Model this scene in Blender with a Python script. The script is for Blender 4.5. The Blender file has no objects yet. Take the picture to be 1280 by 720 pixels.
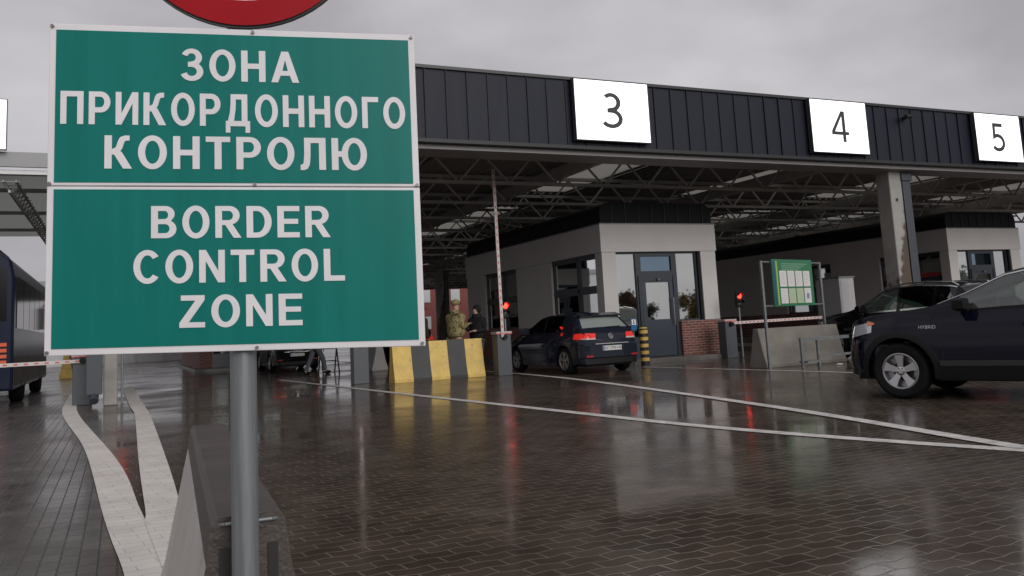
import bpy, bmesh, math, random
from mathutils import Vector, Matrix
R = math.radians
random.seed(7)
sc = bpy.context.scene
col = sc.collection

# ------------------------------------------------------------------ camera
CAM_H, PITCH, ROLL, AZ = 1.2, 0.12643, 0.05177, R(25.0)
cr, sr, cp, sp, ca, sa = math.cos(ROLL), math.sin(ROLL), math.cos(PITCH), math.sin(PITCH), math.cos(AZ), math.sin(AZ)
def _w(x, y, z): return Vector((x*ca + y*sa, -x*sa + y*ca, z))
right, up, fwd = _w(cr, sr*sp, -sr*cp), _w(sr, -cr*sp, cr*cp), _w(0, cp, sp)
cd = bpy.data.cameras.new('camera'); cam = bpy.data.objects.new('camera', cd); col.objects.link(cam)
cam.matrix_world = Matrix(((right.x, up.x, -fwd.x, 0), (right.y, up.y, -fwd.y, 0), (right.z, up.z, -fwd.z, CAM_H), (0, 0, 0, 1)))
cd.sensor_width = 36; cd.lens = 1060.7/1280*36; cd.shift_y = (273.2-360)/1280
cd.clip_start = .05; cd.clip_end = 3000
sc.camera = cam

# ------------------------------------------------------------------ sky, sun, exposure
SUN_EL, SUN_AZ = 20, 172          # azimuth measured clockwise from +Y
w = bpy.data.worlds.new('World'); sc.world = w; w.use_nodes = True
nt = w.node_tree; N = nt.nodes; Lk = nt.links
bg = N['Background']; bg.inputs['Strength'].default_value = 0.10
sky = N.new('ShaderNodeTexSky'); sky.sky_type = 'NISHITA'; sky.sun_disc = False
sky.sun_elevation = R(SUN_EL); sky.sun_rotation = R(SUN_AZ); sky.air_density = 1; sky.dust_density = 4
hs = N.new('ShaderNodeHueSaturation'); hs.inputs['Saturation'].default_value = .12
Lk.new(sky.outputs[0], hs.inputs['Color'])
tc = N.new('ShaderNodeTexCoord'); mp = N.new('ShaderNodeMapping'); mp.inputs['Scale'].default_value = (1.5, 1.5, 3.0)
Lk.new(tc.outputs['Generated'], mp.inputs['Vector'])
nz = N.new('ShaderNodeTexNoise'); nz.inputs['Scale'].default_value = 2.1; nz.inputs['Detail'].default_value = 5; nz.inputs['Roughness'].default_value = .45; nz.inputs['Distortion'].default_value = .15
Lk.new(mp.outputs[0], nz.inputs['Vector'])
rp = N.new('ShaderNodeValToRGB'); rp.color_ramp.elements[0].position = .34; rp.color_ramp.elements[1].position = .68
rp.color_ramp.elements[0].color = (4.1, 3.96, 4.22, 1); rp.color_ramp.elements[1].color = (7.2, 6.98, 7.32, 1)
Lk.new(nz.outputs['Fac'], rp.inputs[0])
mx = N.new('ShaderNodeMixRGB'); mx.inputs[0].default_value = .9
Lk.new(hs.outputs[0], mx.inputs[1]); Lk.new(rp.outputs[0], mx.inputs[2]); Lk.new(mx.outputs[0], bg.inputs['Color'])
sl = bpy.data.lights.new('sun', 'SUN'); sl.energy = 1.55; sl.angle = R(40); sl.color = (1, .98, .95)
so = bpy.data.objects.new('sun', sl); col.objects.link(so)
d = Vector((math.sin(R(SUN_AZ))*math.cos(R(SUN_EL)), math.cos(R(SUN_AZ))*math.cos(R(SUN_EL)), math.sin(R(SUN_EL))))
so.rotation_euler = d.to_track_quat('Z', 'Y').to_euler(); so.location = (0, 0, 60)
vs = sc.view_settings
vs.view_transform = 'Standard'; vs.look = 'None'; vs.gamma = 1; vs.use_curve_mapping = False; vs.exposure = -0.13
sc.cycles.max_bounces = 8; sc.cycles.transparent_max_bounces = 12

# ------------------------------------------------------------------ helpers
def tag(o, label=None, cat=None, group=None, kind=None):
    if label: o['label'] = label
    if cat: o['category'] = cat
    if group: o['group'] = group
    if kind: o['kind'] = kind
    return o
def thing(name, label, cat, loc=(0, 0, 0), rz=0, group=None):
    o = bpy.data.objects.new(name, None); col.objects.link(o); o.empty_display_size = .2
    o.location = loc; o.rotation_euler = (0, 0, R(rz))
    return tag(o, label, cat, group)
def kids(o): return list(o.children)
def copy_tree(o, parent=None):
    c = o.copy(); col.objects.link(c)
    if parent: c.parent = parent
    for ch in kids(o): copy_tree(ch, c)
    return c

class MB:
    def __init__(s): s.v = []; s.f = []; s.m = []
    def add(s, vs_, fs, mi=0):
        b = len(s.v); s.v += [tuple(p) for p in vs_]; s.f += [tuple(i+b for i in f) for f in fs]; s.m += [mi]*len(fs); return s
    def box(s, x0, x1, y0, y1, z0, z1, mi=0):
        return s.add([(x0,y0,z0),(x1,y0,z0),(x1,y1,z0),(x0,y1,z0),(x0,y0,z1),(x1,y0,z1),(x1,y1,z1),(x0,y1,z1)],
                     [(0,3,2,1),(4,5,6,7),(0,1,5,4),(1,2,6,5),(2,3,7,6),(3,0,4,7)], mi)
    def prism(s, pts, axis, a, b, mi=0):
        # polygon in the two remaining axes, extruded along axis from a to b
        n = len(pts)
        def P(u, v, t): return {'x': (t,u,v), 'y': (u,t,v), 'z': (u,v,t)}[axis]
        vv = [P(u,v,a) for u,v in pts] + [P(u,v,b) for u,v in pts]
        ff = [tuple(range(n)), tuple(range(2*n-1, n-1, -1))] + [(i, i+n, (i+1)%n+n, (i+1)%n) for i in range(n)]
        return s.add(vv, ff, mi)
    def tube(s, p, q, r, r2=None, n=10, mi=0, cap=True):
        p = Vector(p); q = Vector(q); r2 = r if r2 is None else r2
        d = (q-p).normalized(); a = d.orthogonal().normalized(); b = d.cross(a)
        vv = []
        for c, rr in ((p, r), (q, r2)):
            for i in range(n):
                t = 2*math.pi*i/n; vv.append(c + a*math.cos(t)*rr + b*math.sin(t)*rr)
        ff = [(i, (i+1)%n, (i+1)%n+n, i+n) for i in range(n)]
        if cap: ff += [tuple(range(n-1, -1, -1)), tuple(range(n, 2*n))]
        return s.add(vv, ff, mi)
    def path(s, pts, r, n=8, mi=0):
        for a, b in zip(pts[:-1], pts[1:]): s.tube(a, b, r, n=n, mi=mi)
        return s
    def bar(s, p, q, w, h, mi=0):
        # rectangular bar from p to q, w across (horizontal), h the other way
        p = Vector(p); q = Vector(q); d = (q-p).normalized()
        a = d.cross(Vector((0,0,1)))
        a = Vector((1,0,0)) if a.length < 1e-4 else a.normalized()
        b = a.cross(d)
        vv = [c + a*i*w/2 + b*j*h/2 for c in (p, q) for i, j in ((-1,-1),(1,-1),(1,1),(-1,1))]
        return s.add(vv, [(3,2,1,0),(4,5,6,7),(0,1,5,4),(1,2,6,5),(2,3,7,6),(3,0,4,7)], mi)
    def lathe(s, prof, c=(0,0,0), axis='z', n=24, mi=0, close=False):
        vv = []; m = len(prof)
        for i in range(n):
            t = 2*math.pi*i/n; co, si = math.cos(t), math.sin(t)
            for r, h in prof:
                p = {'z': (r*co, r*si, h), 'x': (h, r*co, r*si), 'y': (r*co, h, r*si)}[axis]
                vv.append((p[0]+c[0], p[1]+c[1], p[2]+c[2]))
        ff = []
        for i in range(n):
            j = (i+1) % n
            for k in range(m-1 if not close else m):
                k2 = (k+1) % m
                ff.append((i*m+k, j*m+k, j*m+k2, i*m+k2))
        return s.add(vv, ff, mi)
    def ball(s, c, r, sz=(1,1,1), n=12, mi=0):
        prof = [(max(1e-4, r*math.sin(math.pi*k/n)), -r*math.cos(math.pi*k/n)) for k in range(n+1)]
        b0 = len(s.v); s.lathe(prof, (0,0,0), 'z', n*2, mi)
        for i in range(b0, len(s.v)):
            p = s.v[i]; s.v[i] = (p[0]*sz[0]+c[0], p[1]*sz[1]+c[1], p[2]*sz[2]+c[2])
        return s
    def grid(s, rows, mi=0):
        m = len(rows[0]); vv = [p for r in rows for p in r]
        return s.add(vv, [(i*m+j, i*m+j+1, (i+1)*m+j+1, (i+1)*m+j) for i in range(len(rows)-1) for j in range(m-1)], mi)
    def build(s, name, mats, parent=None, smooth=False, bevel=0, loc=None, fix=True):
        me = bpy.data.meshes.new(name); me.from_pydata([tuple(p) for p in s.v], [], s.f)
        if not isinstance(mats, (list, tuple)): mats = [mats]
        for m in mats: me.materials.append(m)
        for p, mi in zip(me.polygons, s.m): p.material_index = mi
        if fix:
            bm = bmesh.new(); bm.from_mesh(me); bmesh.ops.remove_doubles(bm, verts=bm.verts, dist=1e-5)
            bmesh.ops.recalc_face_normals(bm, faces=bm.faces); bm.to_mesh(me); bm.free()
        if smooth:
            me.polygons.foreach_set('use_smooth', [True]*len(me.polygons)); me.set_sharp_from_angle(angle=R(40))
        o = bpy.data.objects.new(name, me); col.objects.link(o)
        if parent: o.parent = parent
        if loc: o.location = loc
        if bevel:
            b = o.modifiers.new('bevel', 'BEVEL'); b.width = bevel; b.segments = 2; b.limit_method = 'ANGLE'; b.angle_limit = R(35)
        return o

# ------------------------------------------------------------------ materials
MATS = {}
def mat(name, c, rough=.5, metal=0, var=0, vscale=3, bump=0, bscale=40, spec=.5, coat=0, emit=None, estr=0, c2=None, streak=0):
    if name in MATS: return MATS[name]
    m = bpy.data.materials.new(name); m.use_nodes = True; MATS[name] = m
    n = m.node_tree.nodes; l = m.node_tree.links; p = n['Principled BSDF']
    p.inputs['Base Color'].default_value = (*c, 1); p.inputs['Roughness'].default_value = rough; p.inputs['Metallic'].default_value = metal
    p.inputs['Specular IOR Level'].default_value = spec; p.inputs['Coat Weight'].default_value = coat; p.inputs['Coat Roughness'].default_value = .04
    if emit: p.inputs['Emission Color'].default_value = (*emit, 1); p.inputs['Emission Strength'].default_value = estr
    if var or bump or streak:
        t = n.new('ShaderNodeTexCoord')
    if var or streak:
        a = n.new('ShaderNodeTexNoise'); a.inputs['Scale'].default_value = vscale; a.inputs['Detail'].default_value = 6; a.inputs['Roughness'].default_value = .62
        if streak:
            mpg = n.new('ShaderNodeMapping'); mpg.inputs['Scale'].default_value = (streak, streak, .35)
            l.new(t.outputs['Object'], mpg.inputs[0]); l.new(mpg.outputs[0], a.inputs['Vector'])
        else: l.new(t.outputs['Object'], a.inputs['Vector'])
        r = n.new('ShaderNodeValToRGB'); r.color_ramp.elements[0].position = .3; r.color_ramp.elements[1].position = .7
        lo = [x*(1-var) for x in (c2 or c)]; hi = [min(1, x*(1+var*.5)) for x in c]
        r.color_ramp.elements[0].color = (*lo, 1); r.color_ramp.elements[1].color = (*hi, 1)
        l.new(a.outputs['Fac'], r.inputs[0]); l.new(r.outputs[0], p.inputs['Base Color'])
        q = n.new('ShaderNodeMapRange'); q.inputs[3].default_value = max(.02, rough*.8); q.inputs[4].default_value = min(1, rough*1.25)
        l.new(a.outputs['Fac'], q.inputs[0]); l.new(q.outputs[0], p.inputs['Roughness'])
    if bump:
        b = n.new('ShaderNodeTexNoise'); b.inputs['Scale'].default_value = bscale; b.inputs['Detail'].default_value = 4
        l.new(t.outputs['Object'], b.inputs['Vector'])
        bb = n.new('ShaderNodeBump'); bb.inputs['Strength'].default_value = bump; bb.inputs['Distance'].default_value = .01
        l.new(b.outputs['Fac'], bb.inputs['Height']); l.new(bb.outputs[0], p.inputs['Normal'])
    return m
def glass(name, tint=(.4,.45,.43), refl=(.9,.9,.9), ior=1.5, extra=0.0, rough=.02, fog=0, diffuse_c=(.4,.45,.43)):
    m = bpy.data.materials.new(name); m.use_nodes = True; n = m.node_tree.nodes; l = m.node_tree.links
    n.remove(n['Principled BSDF']); out = n['Material Output']
    t = n.new('ShaderNodeBsdfTransparent'); t.inputs[0].default_value = (*tint, 1)
    g = n.new('ShaderNodeBsdfGlossy'); g.inputs['Color'].default_value = (*refl, 1); g.inputs['Roughness'].default_value = rough
    f = n.new('ShaderNodeFresnel'); f.inputs[0].default_value = ior
    a = n.new('ShaderNodeMath'); a.operation = 'ADD'; a.use_clamp = True; a.inputs[1].default_value = extra; l.new(f.outputs[0], a.inputs[0])
    x = n.new('ShaderNodeMixShader'); l.new(a.outputs[0], x.inputs[0]); l.new(t.outputs[0], x.inputs[1]); l.new(g.outputs[0], x.inputs[2])
    if fog:
        d_ = n.new('ShaderNodeBsdfDiffuse'); d_.inputs[0].default_value = (*diffuse_c, 1); y = n.new('ShaderNodeMixShader'); y.inputs[0].default_value = fog
        l.new(x.outputs[0], y.inputs[1]); l.new(d_.outputs[0], y.inputs[2]); x = y
    l.new(x.outputs[0], out.inputs[0]); return m
def paving(name, rot, zig, c_lo, c_hi, c_joint, bw, bh, r_lo, r_hi, wetscale=.35, vlo=.62, vhi=1.35, mb=.6):
    m = bpy.data.materials.new(name); m.use_nodes = True; n = m.node_tree.nodes; l = m.node_tree.links; p = n['Principled BSDF']
    def M(op, a, b=None, c=None):
        q = n.new('ShaderNodeMath'); q.operation = op
        for i, v in enumerate((a, b, c)):
            if v is None: continue
            if isinstance(v, (int, float)): q.inputs[i].default_value = v
            else: l.new(v, q.inputs[i])
        return q.outputs[0]
    t = n.new('ShaderNodeTexCoord'); mp_ = n.new('ShaderNodeMapping'); mp_.inputs['Rotation'].default_value = (0, 0, R(rot)); l.new(t.outputs['Object'], mp_.inputs[0])
    s = n.new('ShaderNodeSeparateXYZ'); l.new(mp_.outputs[0], s.inputs[0])
    v = s.outputs[1]; u = s.outputs[0]
    if zig:
        v0 = v; v = M('ADD', v0, M('MULTIPLY', M('SINE', M('MULTIPLY', u, 2*math.pi/bw)), zig)); u = M('ADD', u, M('MULTIPLY', v0, .12))
    cb = n.new('ShaderNodeCombineXYZ'); l.new(u, cb.inputs[0]); l.new(v, cb.inputs[1])
    br = n.new('ShaderNodeTexBrick'); l.new(cb.outputs[0], br.inputs['Vector']); br.inputs['Scale'].default_value = 1
    br.inputs['Brick Width'].default_value = bw; br.inputs['Row Height'].default_value = bh
    br.inputs['Mortar Size'].default_value = .0055; br.inputs['Mortar Smooth'].default_value = .35; br.inputs['Bias'].default_value = -.1
    br.inputs['Color1'].default_value = (*c_lo, 1); br.inputs['Color2'].default_value = (*c_hi, 1); br.inputs['Mortar'].default_value = (*c_joint, 1)
    big = n.new('ShaderNodeTexNoise'); big.inputs['Scale'].default_value = wetscale; big.inputs['Detail'].default_value = 5; big.inputs['Roughness'].default_value = .6; l.new(t.outputs['Object'], big.inputs['Vector'])
    fine = n.new('ShaderNodeTexNoise'); fine.inputs['Scale'].default_value = 55; fine.inputs['Detail'].default_value = 4; l.new(t.outputs['Object'], fine.inputs['Vector'])
    mid = n.new('ShaderNodeTexNoise'); mid.inputs['Scale'].default_value = 2.6; mid.inputs['Detail'].default_value = 5; l.new(t.outputs['Object'], mid.inputs['Vector'])
    mr = n.new('ShaderNodeMapRange'); mr.inputs[1].default_value = .25; mr.inputs[2].default_value = .75; mr.inputs[3].default_value = vlo; mr.inputs[4].default_value = vhi; l.new(mid.outputs['Fac'], mr.inputs[0])
    mu = n.new('ShaderNodeVectorMath'); mu.operation = 'SCALE'; l.new(br.outputs['Color'], mu.inputs[0]); l.new(mr.outputs[0], mu.inputs['Scale'])
    l.new(mu.outputs[0], p.inputs['Base Color'])
    wet = n.new('ShaderNodeMapRange'); wet.inputs[1].default_value = .38; wet.inputs[2].default_value = .62; l.new(big.outputs['Fac'], wet.inputs[0])  # 0 = standing water
    rr = n.new('ShaderNodeMapRange'); rr.inputs[3].default_value = r_lo; rr.inputs[4].default_value = r_hi; l.new(wet.outputs[0], rr.inputs[0])
    l.new(M('ADD', rr.outputs[0], M('MULTIPLY', br.outputs['Fac'], .16)), p.inputs['Roughness'])
    hgt = M('SUBTRACT', M('MULTIPLY', fine.outputs['Fac'], .10), br.outputs['Fac'])
    hgt = M('ADD', hgt, M('MULTIPLY', mid.outputs['Fac'], mb))
    b = n.new('ShaderNodeBump'); b.inputs['Distance'].default_value = .0028
    bs = n.new('ShaderNodeMapRange'); bs.inputs[3].default_value = .35; bs.inputs[4].default_value = .9; l.new(wet.outputs[0], bs.inputs[0]); l.new(bs.outputs[0], b.inputs['Strength'])
    l.new(hgt, b.inputs['Height']); l.new(b.outputs[0], p.inputs['Normal'])
    p.inputs['IOR'].default_value = 1.42
    return m
def brickwall(name, c1, c2, mortar, rot=(90,0,0)):
    m = bpy.data.materials.new(name); m.use_nodes = True; n = m.node_tree.nodes; l = m.node_tree.links; p = n['Principled BSDF']
    t = n.new('ShaderNodeTexCoord'); s = n.new('ShaderNodeSeparateXYZ'); l.new(t.outputs['Object'], s.inputs[0])
    a = n.new('ShaderNodeMath'); a.operation = 'ADD'; l.new(s.outputs[0], a.inputs[0]); l.new(s.outputs[1], a.inputs[1])
    cb = n.new('ShaderNodeCombineXYZ'); l.new(a.outputs[0], cb.inputs[0]); l.new(s.outputs[2], cb.inputs[1])
    br = n.new('ShaderNodeTexBrick'); l.new(cb.outputs[0], br.inputs['Vector']); br.inputs['Scale'].default_value = 1
    br.inputs['Brick Width'].default_value = .25; br.inputs['Row Height'].default_value = .075; br.inputs['Mortar Size'].default_value = .011
    br.inputs['Color1'].default_value = (*c1,1); br.inputs['Color2'].default_value = (*c2,1); br.inputs['Mortar'].default_value = (*mortar,1)
    l.new(br.outputs['Color'], p.inputs['Base Color']); p.inputs['Roughness'].default_value = .7
    b = n.new('ShaderNodeBump'); b.inputs['Strength'].default_value = .5; b.inputs['Distance'].default_value = .006; b.invert = True
    l.new(br.outputs['Fac'], b.inputs['Height']); l.new(b.outputs[0], p.inputs['Normal']); return m

m_pave = paving('wet_brown_pavers', 0, .010, (.068,.050,.038), (.098,.075,.057), (.145,.120,.098), .22, .115, .07, .24, .35, .62, 1.35, .85)
m_pave2 = paving('wet_grey_pavers', 90, 0, (.080,.068,.062), (.115,.100,.092), (.035,.032,.03), .2, .1, .12, .30)
m_white_pave = paving('pale_pavers', 0, .010, (.70,.66,.61), (.76,.72,.67), (.56,.53,.49), .24, .12, .4, .6, .35, .82, 1.1, .05)
m_line = mat('road_paint', (.74,.71,.67), .4, var=.35, vscale=5)
m_conc = mat('concrete', (.33,.31,.285), .7, var=.3, vscale=2.2, bump=.25, bscale=60, streak=0)
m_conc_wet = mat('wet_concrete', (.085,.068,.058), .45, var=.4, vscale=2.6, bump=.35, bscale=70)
m_conc_pale = mat('pale_concrete_face', (.66,.62,.57), .6, var=.14, vscale=2.5, bump=.2, bscale=60)
m_conc_damp = mat('damp_concrete', (.20,.18,.155), .6, var=.3, vscale=2.2, bump=.25, bscale=60, streak=0)
m_kerb = mat('kerb_concrete', (.16,.15,.14), .35, var=.3, vscale=2)
m_anth = mat('anthracite_sheet', (.010,.0125,.025), .5, 0, var=.35, vscale=1.6, spec=.28, streak=3.0)
m_dark = mat('dark_seam', (.01,.011,.013), .5)
m_steel = mat('painted_steel', (.48,.465,.45), .55, var=.2, vscale=3)
m_deck = mat('roof_deck', (.30,.28,.27), .6)
m_galv = mat('galvanised', (.26,.28,.29), .5, .45, var=.25, vscale=9, streak=9)
m_galv_d = mat('dull_galvanised', (.22,.23,.235), .5, .5, var=.3, vscale=6)
m_render = mat('light_render', (.60,.565,.55), .75, var=.06, vscale=.9, bump=.06, bscale=90)
m_frame = mat('window_frame', (.030,.035,.045), .4)
m_door = mat('door_panel', (.040,.052,.072), .35)
m_brick = brickwall('red_brick', (.13,.036,.027), (.24,.075,.052), (.30,.22,.19))
m_roofm = mat('dark_roof', (.010,.011,.014), .65, spec=.2)
m_glass_k = glass('kiosk_glass', (.25,.28,.27), (.90,.92,.90), 1.5, .52)
m_glass_s = glass('side_glass', (.72,.75,.73), (.8,.82,.82), 1.5, .06)
m_glass_b = glass('blue_glass', (.12,.18,.24), (.32,.44,.56), 1.5, .5)
m_glass_car = glass('car_glass', (.45,.51,.49), (.85,.9,.88), 1.5, .10, fog=.10)
m_glass_tint = glass('car_glass_tinted', (.06,.065,.07), (.8,.85,.85), 1.45, .02)
m_glass_bus = mat('bus_glass', (.012,.013,.015), .12, spec=.15)
m_sign_w = mat('sign_white', (.90,.87,.89), .35, var=.09, vscale=4, spec=.2)
m_sign_g = mat('sign_green', (.007,.205,.175), .32, var=.13, vscale=3.5, spec=.2, streak=7)
m_red_s = mat('sign_red', (.40,.010,.018), .35, var=.08, vscale=4, spec=.12)
m_screw = mat('screw', (.25,.25,.26), .4, .7)
m_black = mat('black_plastic', (.007,.007,.008), .5, spec=.25)
m_rubber = mat('tyre_rubber', (.009,.009,.0095), .8, bump=.2, bscale=60, spec=.2)
m_yellow = mat('yellow_paint', (.78,.53,.13), .5, var=.22, vscale=3.5, bump=.12, bscale=50)
m_blackp = mat('black_paint', (.030,.030,.032), .5, var=.25, vscale=3.5, bump=.12, bscale=50)
def chips(m, c, lo, hi, sc_):
    n = m.node_tree.nodes; l = m.node_tree.links; p = n['Principled BSDF']; src = p.inputs['Base Color'].links[0].from_socket
    t = n.new('ShaderNodeTexCoord'); a = n.new('ShaderNodeTexNoise'); a.inputs['Scale'].default_value = sc_; a.inputs['Detail'].default_value = 8; a.inputs['Roughness'].default_value = .7
    l.new(t.outputs['Object'], a.inputs['Vector']); r = n.new('ShaderNodeMapRange'); r.inputs[1].default_value = lo; r.inputs[2].default_value = hi; l.new(a.outputs['Fac'], r.inputs[0])
    x = n.new('ShaderNodeMixRGB'); x.inputs[2].default_value = (*c,1); l.new(r.outputs[0], x.inputs[0]); l.new(src, x.inputs[1]); l.new(x.outputs[0], p.inputs['Base Color'])
chips(m_yellow, (.22,.19,.13), .62, .66, 6); chips(m_blackp, (.16,.15,.14), .63, .68, 6); chips(m_line, (.12,.10,.085), .58, .70, 9); chips(m_conc_pale, (.30,.27,.24), .60, .75, 4)
m_panel = mat('lit_panel', (.8,.8,.8), .5, emit=(.97,.98,1.0), estr=1.6)
m_digit = mat('panel_digit', (.03,.03,.035), .5)
m_cab = mat('cabinet_grey', (.085,.092,.105), .42, var=.15, vscale=4)
m_boomw = mat('boom_white', (.66,.60,.57), .4, var=.1, vscale=5)
m_boomr = mat('boom_red', (.62,.10,.09), .4)
m_redlamp = mat('red_lamp', (.5,.02,.01), .3, emit=(1, .022, .012), estr=9)
m_redlamp_s = mat('tail_lamp_lit', (.45,.01,.01), .2, emit=(1, .05, .03), estr=.9)
m_lampoff = mat('lamp_off', (.03,.03,.03), .3)
m_skylight = None
def translucent(name, c):
    m = bpy.data.materials.new(name); m.use_nodes = True; n = m.node_tree.nodes; l = m.node_tree.links; n.remove(n['Principled BSDF'])
    a = n.new('ShaderNodeBsdfTranslucent'); a.inputs[0].default_value = (*c,1); b = n.new('ShaderNodeBsdfDiffuse'); b.inputs[0].default_value = (*c,1)
    x = n.new('ShaderNodeMixShader'); x.inputs[0].default_value = .35; l.new(a.outputs[0], x.inputs[1]); l.new(b.outputs[0], x.inputs[2]); l.new(x.outputs[0], n['Material Output'].inputs[0]); return m
m_skylight = translucent('skylight_sheet', (.30,.29,.26))
m_poly = translucent('canopy_sheet', (.27,.285,.265))

# ------------------------------------------------------------------ lettering (own bold sans glyphs: outlines with holes)
S_, T_ = .195, .165
def arc(cx, cy, rx, ry, a0, a1, n=16): return [(cx+rx*math.cos(R(a0+(a1-a0)*i/n)), cy+ry*math.sin(R(a0+(a1-a0)*i/n))) for i in range(n+1)]
def g_O(): return [arc(.39,.5,.39,.515,0,360,40)[:-1], arc(.39,.5,.20,.35,0,360,40)[:-1]], .78
def g_H(): s,w,a,b=S_,.73,.415,.585; return [[(0,0),(s,0),(s,a),(w-s,a),(w-s,0),(w,0),(w,1),(w-s,1),(w-s,b),(s,b),(s,1),(0,1)]], w
def g_Pe(): s,w=S_,.73; return [[(0,0),(s,0),(s,1-T_),(w-s,1-T_),(w-s,0),(w,0),(w,1),(0,1)]], w
def g_T(): s,w=S_,.68; return [[(w/2-s/2,0),(w/2+s/2,0),(w/2+s/2,1-T_),(w,1-T_),(w,1),(0,1),(0,1-T_),(w/2-s/2,1-T_)]], w
def g_Ge(): s,w=S_,.58; return [[(0,0),(s,0),(s,1-T_),(w,1-T_),(w,1),(0,1)]], w
def g_P(): s=S_; return [[(0,0),(s,0),(s,.36)]+arc(.38,.68,.31,.32,-90,90)+[(0,1)], [(s,.52)]+arc(.37,.68,.125,.16,-90,90)+[(s,.84)]], .69
def g_R(): s=S_; return [[(0,0),(s,0),(s,.40),(.29,.40),(.53,0),(.76,0),(.50,.43)]+arc(.41,.705,.30,.295,-60,90)+[(0,1)], [(s,.55)]+arc(.39,.70,.125,.145,-90,90)+[(s,.845)]], .74
def g_B(): s=S_; return [[(0,0)]+arc(.42,.285,.30,.285,-90,62)+arc(.40,.755,.27,.245,-38,90)+[(0,1)], [(s,.155)]+arc(.40,.295,.125,.14,-90,90)+[(s,.435)], [(s,.59)]+arc(.385,.72,.10,.125,-90,90)+[(s,.845)]], .72
def g_D(): s=S_; return [[(0,0)]+arc(.32,.5,.42,.5,-90,90,22)+[(0,1)], [(s,.16)]+arc(.31,.5,.225,.34,-90,90,22)+[(s,.84)]], .74
def g_E(): s,w=S_,.66; return [[(0,0),(w,0),(w,T_),(s,T_),(s,.43),(.62,.43),(.62,.59),(s,.59),(s,1-T_),(w,1-T_),(w,1),(0,1)]], w
def g_L(): s,w=S_,.62; return [[(0,0),(w,0),(w,T_),(s,T_),(s,1),(0,1)]], w
def g_Z(): return [[(0,0),(.69,0),(.69,T_),(.25,T_),(.68,.85),(.68,1),(.04,1),(.04,1-T_),(.43,1-T_),(0,.15)]], .69
def g_N(): s,w=.185,.73; return [[(0,0),(s,0),(s,.66),(w-s-.01,0),(w,0),(w,1),(w-s,1),(w-s,.35),(s+.005,1),(0,1)]], w
def g_I(): s,w=.185,.73; return [[(0,0),(s+.005,0),(w-s,.65),(w-s,0),(w,0),(w,1),(w-s-.01,1),(s,.34),(s,1),(0,1)]], w
def g_C(): return [arc(.39,.5,.39,.515,38,322,34)+arc(.39,.5,.20,.35,-42,-318,34)], .72
def g_A(): return [[(0,0),(.205,0),(.285,.22),(.565,.22),(.645,0),(.85,0),(.53,1),(.32,1)], [(.34,.375),(.51,.375),(.425,.73)]], .85
def g_K(): s=S_; return [[(0,0),(s,0),(s,.42),(.26,.42)]+[(.50,0),(.74,0),(.46,.50),(.42,.53),(.47,.60),(.53,.80),(.57,.845),(.67,.85),(.67,1),(.54,1),(.42,.95),(.37,.86),(.30,.64),(s,.58),(s,1),(0,1)]], .73
def g_De(): return [[(0,-.2),(.155,-.2),(.155,0),(.66,0),(.66,-.2),(.815,-.2),(.815,T_),(.73,T_),(.73,1),(.17,1),(.165,.7),(.14,.42),(.075,T_),(0,T_)], [(.275,T_),(.535,T_),(.535,.835),(.345,.835),(.335,.55)]], .815
def g_El(): return [[(0,-.01),(.10,-.015),(.20,.03),(.265,.16),(.29,.42),(.295,.835),(.535,.835),(.535,0),(.73,0),(.73,1),(.11,1),(.11,.5),(.09,.22),(.05,.16),(0,.155)]], .73
def g_Yu():
    s=S_; e=arc(.66,.5,.37,.515,190,530,40); return [[(0,0),(s,0),(s,.415)]+e+[(s,.585),(s,1),(0,1)], arc(.66,.5,.185,.35,0,360,36)[:-1]], 1.03
def g_Ze():
    o=arc(.31,.735,.305,.28,160,-48,22)+arc(.31,.285,.34,.30,50,-160,26)
    i=arc(.31,.285,.15,.145,-168,82,22)+[(.20,.435),(.20,.585)]+arc(.305,.735,.125,.13,-85,165,20)
    return [o+i], .66
GL = {'З':g_Ze,'О':g_O,'Н':g_H,'А':g_A,'П':g_Pe,'Р':g_P,'И':g_I,'К':g_K,'Д':g_De,'Г':g_Ge,'Т':g_T,'Л':g_El,'Ю':g_Yu,
      'B':g_B,'O':g_O,'R':g_R,'D':g_D,'E':g_E,'C':g_C,'N':g_N,'T':g_T,'L':g_L,'Z':g_Z}
def stroke(pts, wd):
    n=len(pts); Lf=[]; Rt=[]
    for i in range(n):
        a=Vector(pts[max(0,i-1)]); b=Vector(pts[min(n-1,i+1)]); p=Vector(pts[i])
        d0=(p-a).normalized() if i>0 else (b-p).normalized(); d1=(b-p).normalized() if i<n-1 else d0
        t=(d0+d1).normalized(); k=1/max(.4,t.dot(d0)); nn=Vector((-t.y,t.x))*wd/2*k
        Lf.append(tuple(p+nn)); Rt.append(tuple(p-nn))
    return Lf+Rt[::-1]
def digit_outlines(ch):
    wd=.135
    if ch=='3': return [arc(.27,.735,.30,.265,140,-52,22)+arc(.25,.275,.36,.275,56,-146,26)+arc(.25,.275,.225,.16,-150,84,22)+[(.13,.435),(.13,.555)]+arc(.265,.735,.165,.15,-84,138,20)]
    if ch=='4': return [[(.40,0),(.535,0),(.535,.225),(.67,.225),(.67,.335),(.535,.335),(.535,1),(.385,1),(-.05,.345),(-.05,.225),(.40,.225)], [(.40,.335),(.085,.335),(.40,.83)]]
    return [stroke([(.52,.945),(.075,.945),(.055,.52)]+arc(.22,.31,.30,.255,108,-145,22), wd)]
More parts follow.
